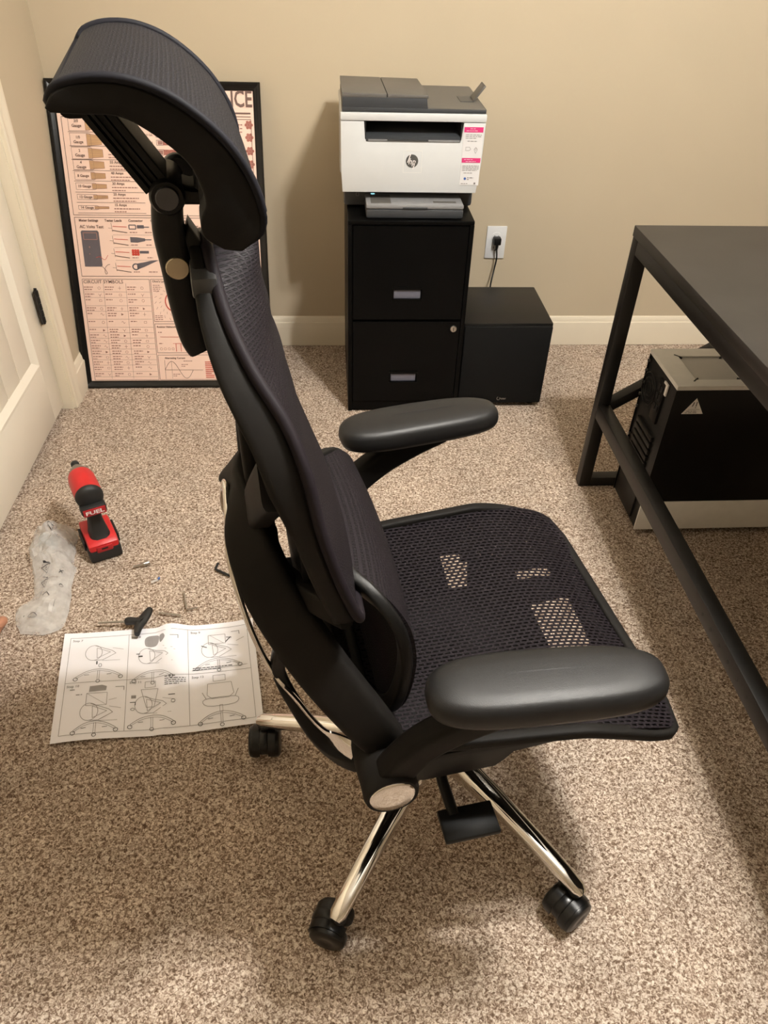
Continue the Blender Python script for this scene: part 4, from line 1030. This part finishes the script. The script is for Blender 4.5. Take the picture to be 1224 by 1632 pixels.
bo = on('screw_bolt', 'small steel bolt lying on the carpet beside the red driver', 'bolt', (-.244, -1.219, .007))
dv = V(.038, .015, 0).normalized()
B().lathe(-dv*.020, dv, [(0, .002), (.002, .0030)]+[(.003+.0013*k, .0034 if k % 2 else .0028) for k in range(16)]+[(.024, .0034)], 12).obj('shank', 'steel', bo, smooth=20)
B().lathe(dv*.004, dv, [(0, .0045), (.001, .0058), (.015, .0058), (.0165, .005), (.0165, .0025), (.012, .002)], 16).obj('head', 'steel', bo)
bp_ = on('plastic_scrap', 'tiny clear scrap of plastic with a blue tip on the carpet', 'scrap', (-.198, -1.277, .004))
B().sweep([(-.012, -.004, 0), (-.003, 0, .002), (.004, .004, .001)], rr(.004, .0012, .001, 2)).obj('film', 'clear_film', bp_)
B().lathe((.004, .004, .002), (.4, .6, .3), [(0, .0022), (.003, .003), (.007, .002)], 10).obj('tip', 'blue_plastic', bp_)

# ================================================================== clear plastic bag, crumpled
BC = V(-.455, -1.26, 0)
bag = tag(empty('plastic_bag', BC), 'crumpled clear plastic bag with printed recycling marks on the carpet', 'plastic bag')
rows_ = [((-.512, -1.066), (-.452, -1.066)), ((-.542, -1.118), (-.436, -1.088)), ((-.532, -1.165), (-.426, -1.140)), ((-.520, -1.205), (-.420, -1.190)), ((-.500, -1.255), (-.405, -1.240)), ((-.486, -1.300), (-.400, -1.292)), ((-.484, -1.330), (-.390, -1.340)), ((-.508, -1.360), (-.386, -1.385)), ((-.499, -1.400), (-.390, -1.425)), ((-.478, -1.437), (-.425, -1.443))]
Lc = cr([(x, y, 0) for (x, y), _ in rows_], 6); Rc = cr([(x, y, 0) for _, (x, y) in rows_], 6)
def bag_pt(s, a, layer=1):
    t = s*(len(Lc)-1); i = min(int(t), len(Lc)-2); f = t-i
    l = Lc[i].lerp(Lc[i+1], f); r = Rc[i].lerp(Rc[i+1], f); p = l.lerp(r, a)
    env = (max(0, 4*a*(1-a)))**.45*(max(0, min(1, s*9, (1-s)*9)))**.5
    top = .012+.040*math.exp(-((s-.22)/.16)**2)+.010*math.exp(-((s-.62)/.2)**2)
    q = Vector((p.x*26, p.y*26, layer*3.1)); c = abs(noise.noise(q))*1.0+abs(noise.noise(q*2.3))*.55
    fold = 1.0 if s < .40 else .32
    h = env*(top*(.55+.45*math.sin(PI*a))+fold*.042*c*(.5+.5*env)) if layer else env*.002*c
    w_ = noise.noise(q*1.3)*.008*(1 if s < .45 else .3)
    return V(p.x+w_, p.y+w_*.6, h+.002)-BC
B().shell(lambda s, a: V(-.075+.05*s+.012*a, .165-.055*a-.01*s, .006+.022*math.sin(PI*s)*(.4+.6*a)+.004*math.sin(9*s+5*a)), 12, 8, 0).obj('blue_film', 'blue_film', bag, smooth=15)
fb = B().shell(lambda s, a: bag_pt(s, a, 1), 44, 15, 0).obj('front_film', 'clear_film', bag, smooth=12)
B().shell(lambda s, a: bag_pt(s, a, 0), 40, 16, 0).obj('back_film', 'clear_film', bag, smooth=40)
ik = Ink()
def tri(s, a, k, d1):
    P = [(s+k*math.cos(d1+i*2*PI/3), a+k*2.6*math.sin(d1+i*2*PI/3)) for i in range(3)]; ik.loop(P, .006); ik.ell(s, a, k*.22, k*.5, .005, n=8)
tri(.440, .36, .042, .2); tri(.555, .34, .046, .15); ik.line([(.70, .36), (.66, .46), (.69, .56)], .007); ik.line([(.675, .30), (.64, .33)], .005)
ik.ell(.865, .40, .018, .10, .006, n=14); ik.line([(.86, .22), (.872, .2)], .008); ik.ell(.58, .78, .012, .05, .005, n=10); ik.line([(.47, .72), (.49, .78)], .007); ik.line([(.49, .70), (.47, .80)], .006)
ik.ell(.20, .62, .016, .05, .006, n=12); ik.line([(.17, .58), (.18, .56)], .006); ik.line([(.40, .30), (.405, .42)], .005); ik.line([(.505, .29), (.51, .41)], .005); ik.line([(.71, .72), (.76, .76)], .005)
ik.obj('recycling_marks', 'ink_bag', lambda s, a: bag_pt(min(max(s, 0), 1), min(max(a, 0), 1), 1)+V(0, 0, .0035), fb)


# ================================================================== impact driver standing on its battery
dr_ = tag(empty('impact_driver', (-.362, -1.135, 0), math.radians(116.6)), 'red and black cordless impact driver standing on its battery', 'power tool')
B().box(-.062, .056, -.040, .040, 0, .036, .006).obj('battery', 'tool_black', dr_)
b = B(); b.prism([(-.060, .036), (-.060, .052), (-.048, .062), (.035, .064), (.050, .056), (.054, .036)], lambda x, z, y: V(x, y, z), -.037, .037, .005); bt = b.obj('battery_top', 'tool_red', dr_)
B().box(-.064, -.055, -.020, .020, .030, .048, .003).obj('release_tab', 'tool_red_dark', bt)
B().box(-.0655, -.062, -.008, .008, .040, .044, .0005).obj('gauge_slot', 'cabinet_void', bt)
for s in (-1, 1): B().box(-.03, .035, s*.0415-.003, s*.0415+.003, .022, .048, .002).obj('latch', 'tool_black', bt)
hd = cr([(-.018, 0, .058), (-.016, 0, .080), (-.014, 0, .105), (-.010, 0, .130), (-.004, 0, .155), (0, 0, .175)], 4)
hs = [(.050, .060), (.044, .052), (.038, .046), (.034, .042), (.032, .040)]
nh = len(hd)
B().sweep(hd, rr(.5, .5, .3, 4), up=(1, 0, 0), scale=[(lerp_tab([(0, .052), (.15, .044), (.4, .034), (1, .038)], k/nh), lerp_tab([(0, .064), (.15, .052), (.4, .042), (1, .048)], k/nh)) for k in range(nh)]).obj('handle', 'tool_black', dr_, smooth=60)
B().sweep(cr([(.012, 0, .150), (.020, 0, .135), (.014, 0, .115)], 4), rr(.009, .007, .004, 2), up=(1, 0, 0)).obj('trigger', 'tool_red_dark', dr_)
B().lathe((-.040, 0, .183), (1, 0, 0), [(0, .024), (.004, .031), (.015, .033), (.060, .033), (.088, .0325), (.100, .030), (.103, .026)], 28).obj('motor_housing', 'tool_red', dr_)
B().lathe((-.040, 0, .185), (-1, 0, 0), [(-.010, .0336), (-.002, .0322), (.003, .027), (.0055, .018), (.006, .006)], 28).obj('rear_cap', 'tool_black', dr_, smooth=60)
b = B(); b.box(-.062, -.030, -.030, .030, .148, .172, .006); lb = b.obj('label_mount', 'tool_black', dr_)
b = B(); b.box(-.0640, -.060, -.0265, .0265, .150, .169, .001); rl = b.obj('label_plate', 'tool_red_dark', lb)
Ink().text('FUEL', 0, .1595, .0150, 'CENTER', bold=.0004, sx=1.35).obj('lettering', 'white_ink', lambda x, y: V(-.0646, -x, y), rl)
B().lathe((.062, 0, .183), (1, 0, 0), [(0, .0280), (.008, .0275), (.026, .019), (.040, .0125), (.043, .010)], 26).obj('gear_case', 'tool_grey', dr_)
B().lathe((.104, 0, .183), (1, 0, 0), [(0, .009), (.012, .009), (.013, .0105), (.02, .0105), (.021, .006)], 18).obj('chuck', 'tool_black', dr_)
B().lathe((.124, 0, .183), (1, 0, 0), [(0, .0032), (.008, .0032), (.011, .0015)], 6).obj('bit', 'steel', dr_)

# ================================================================== bare foot of someone beside the wall, at the picture's left edge
pe = tag(empty('person', (-.552, -1.50, 0)), 'bare foot at the left edge beside the plastic bag', 'person')
def body():
    me = bpy.data.meshes.new('leg_skin'); vs_ = []; ed_ = []; rad = []
    def addv(p, r): vs_.append(p); rad.append(r); return len(vs_)-1
    chain = [((0, -.112, .72), .062), ((.0, -.112, .60), .056), ((0, -.118, .48), .050), ((0, -.12, .36), .054), ((0, -.122, .22), .040), ((0, -.12, .11), .031), ((0, -.122, .055), .033), ((.0, -.06, .050), .033), ((.002, .0, .036), .031), ((.003, .045, .026), .026)]
    prev = None; ids = []
    for p, r in chain:
        i = addv(p, r); ids.append(i)
        if prev is not None: ed_.append((prev, i))
        prev = i
    heel = addv((0, -.150, .030), .028); ed_.append((ids[6], heel))
    for dx, dy, r in ((.026, .040, .0125), (.010, .045, .0095), (-.004, .041, .009), (-.016, .034, .0085), (-.027, .025, .008)):
        a = addv((.003+dx*.75, .055+dy*.25, .019), r*1.1); c = addv((.003+dx, .060+dy*.75, .016), r); e = addv((.003+dx, .060+dy*1.1, .0125), r*.9)
        ed_.extend([(ids[-1], a), (a, c), (c, e)])
    me.from_pydata(vs_, ed_, []); me.update()
    o = bpy.data.objects.new('leg_skin', me); COL.objects.link(o)
    md = o.modifiers.new('skin', 'SKIN'); md.use_smooth_shade = True
    sv = me.skin_vertices[0].data
    for i, r in enumerate(rad): sv[i].radius = (r, r)
    sv[0].use_root = True
    o.modifiers.new('sub', 'SUBSURF').levels = 2; o.modifiers['sub'].render_levels = 2
    me.materials.append(MAT['skin']); o.parent = pe
    return o
body()
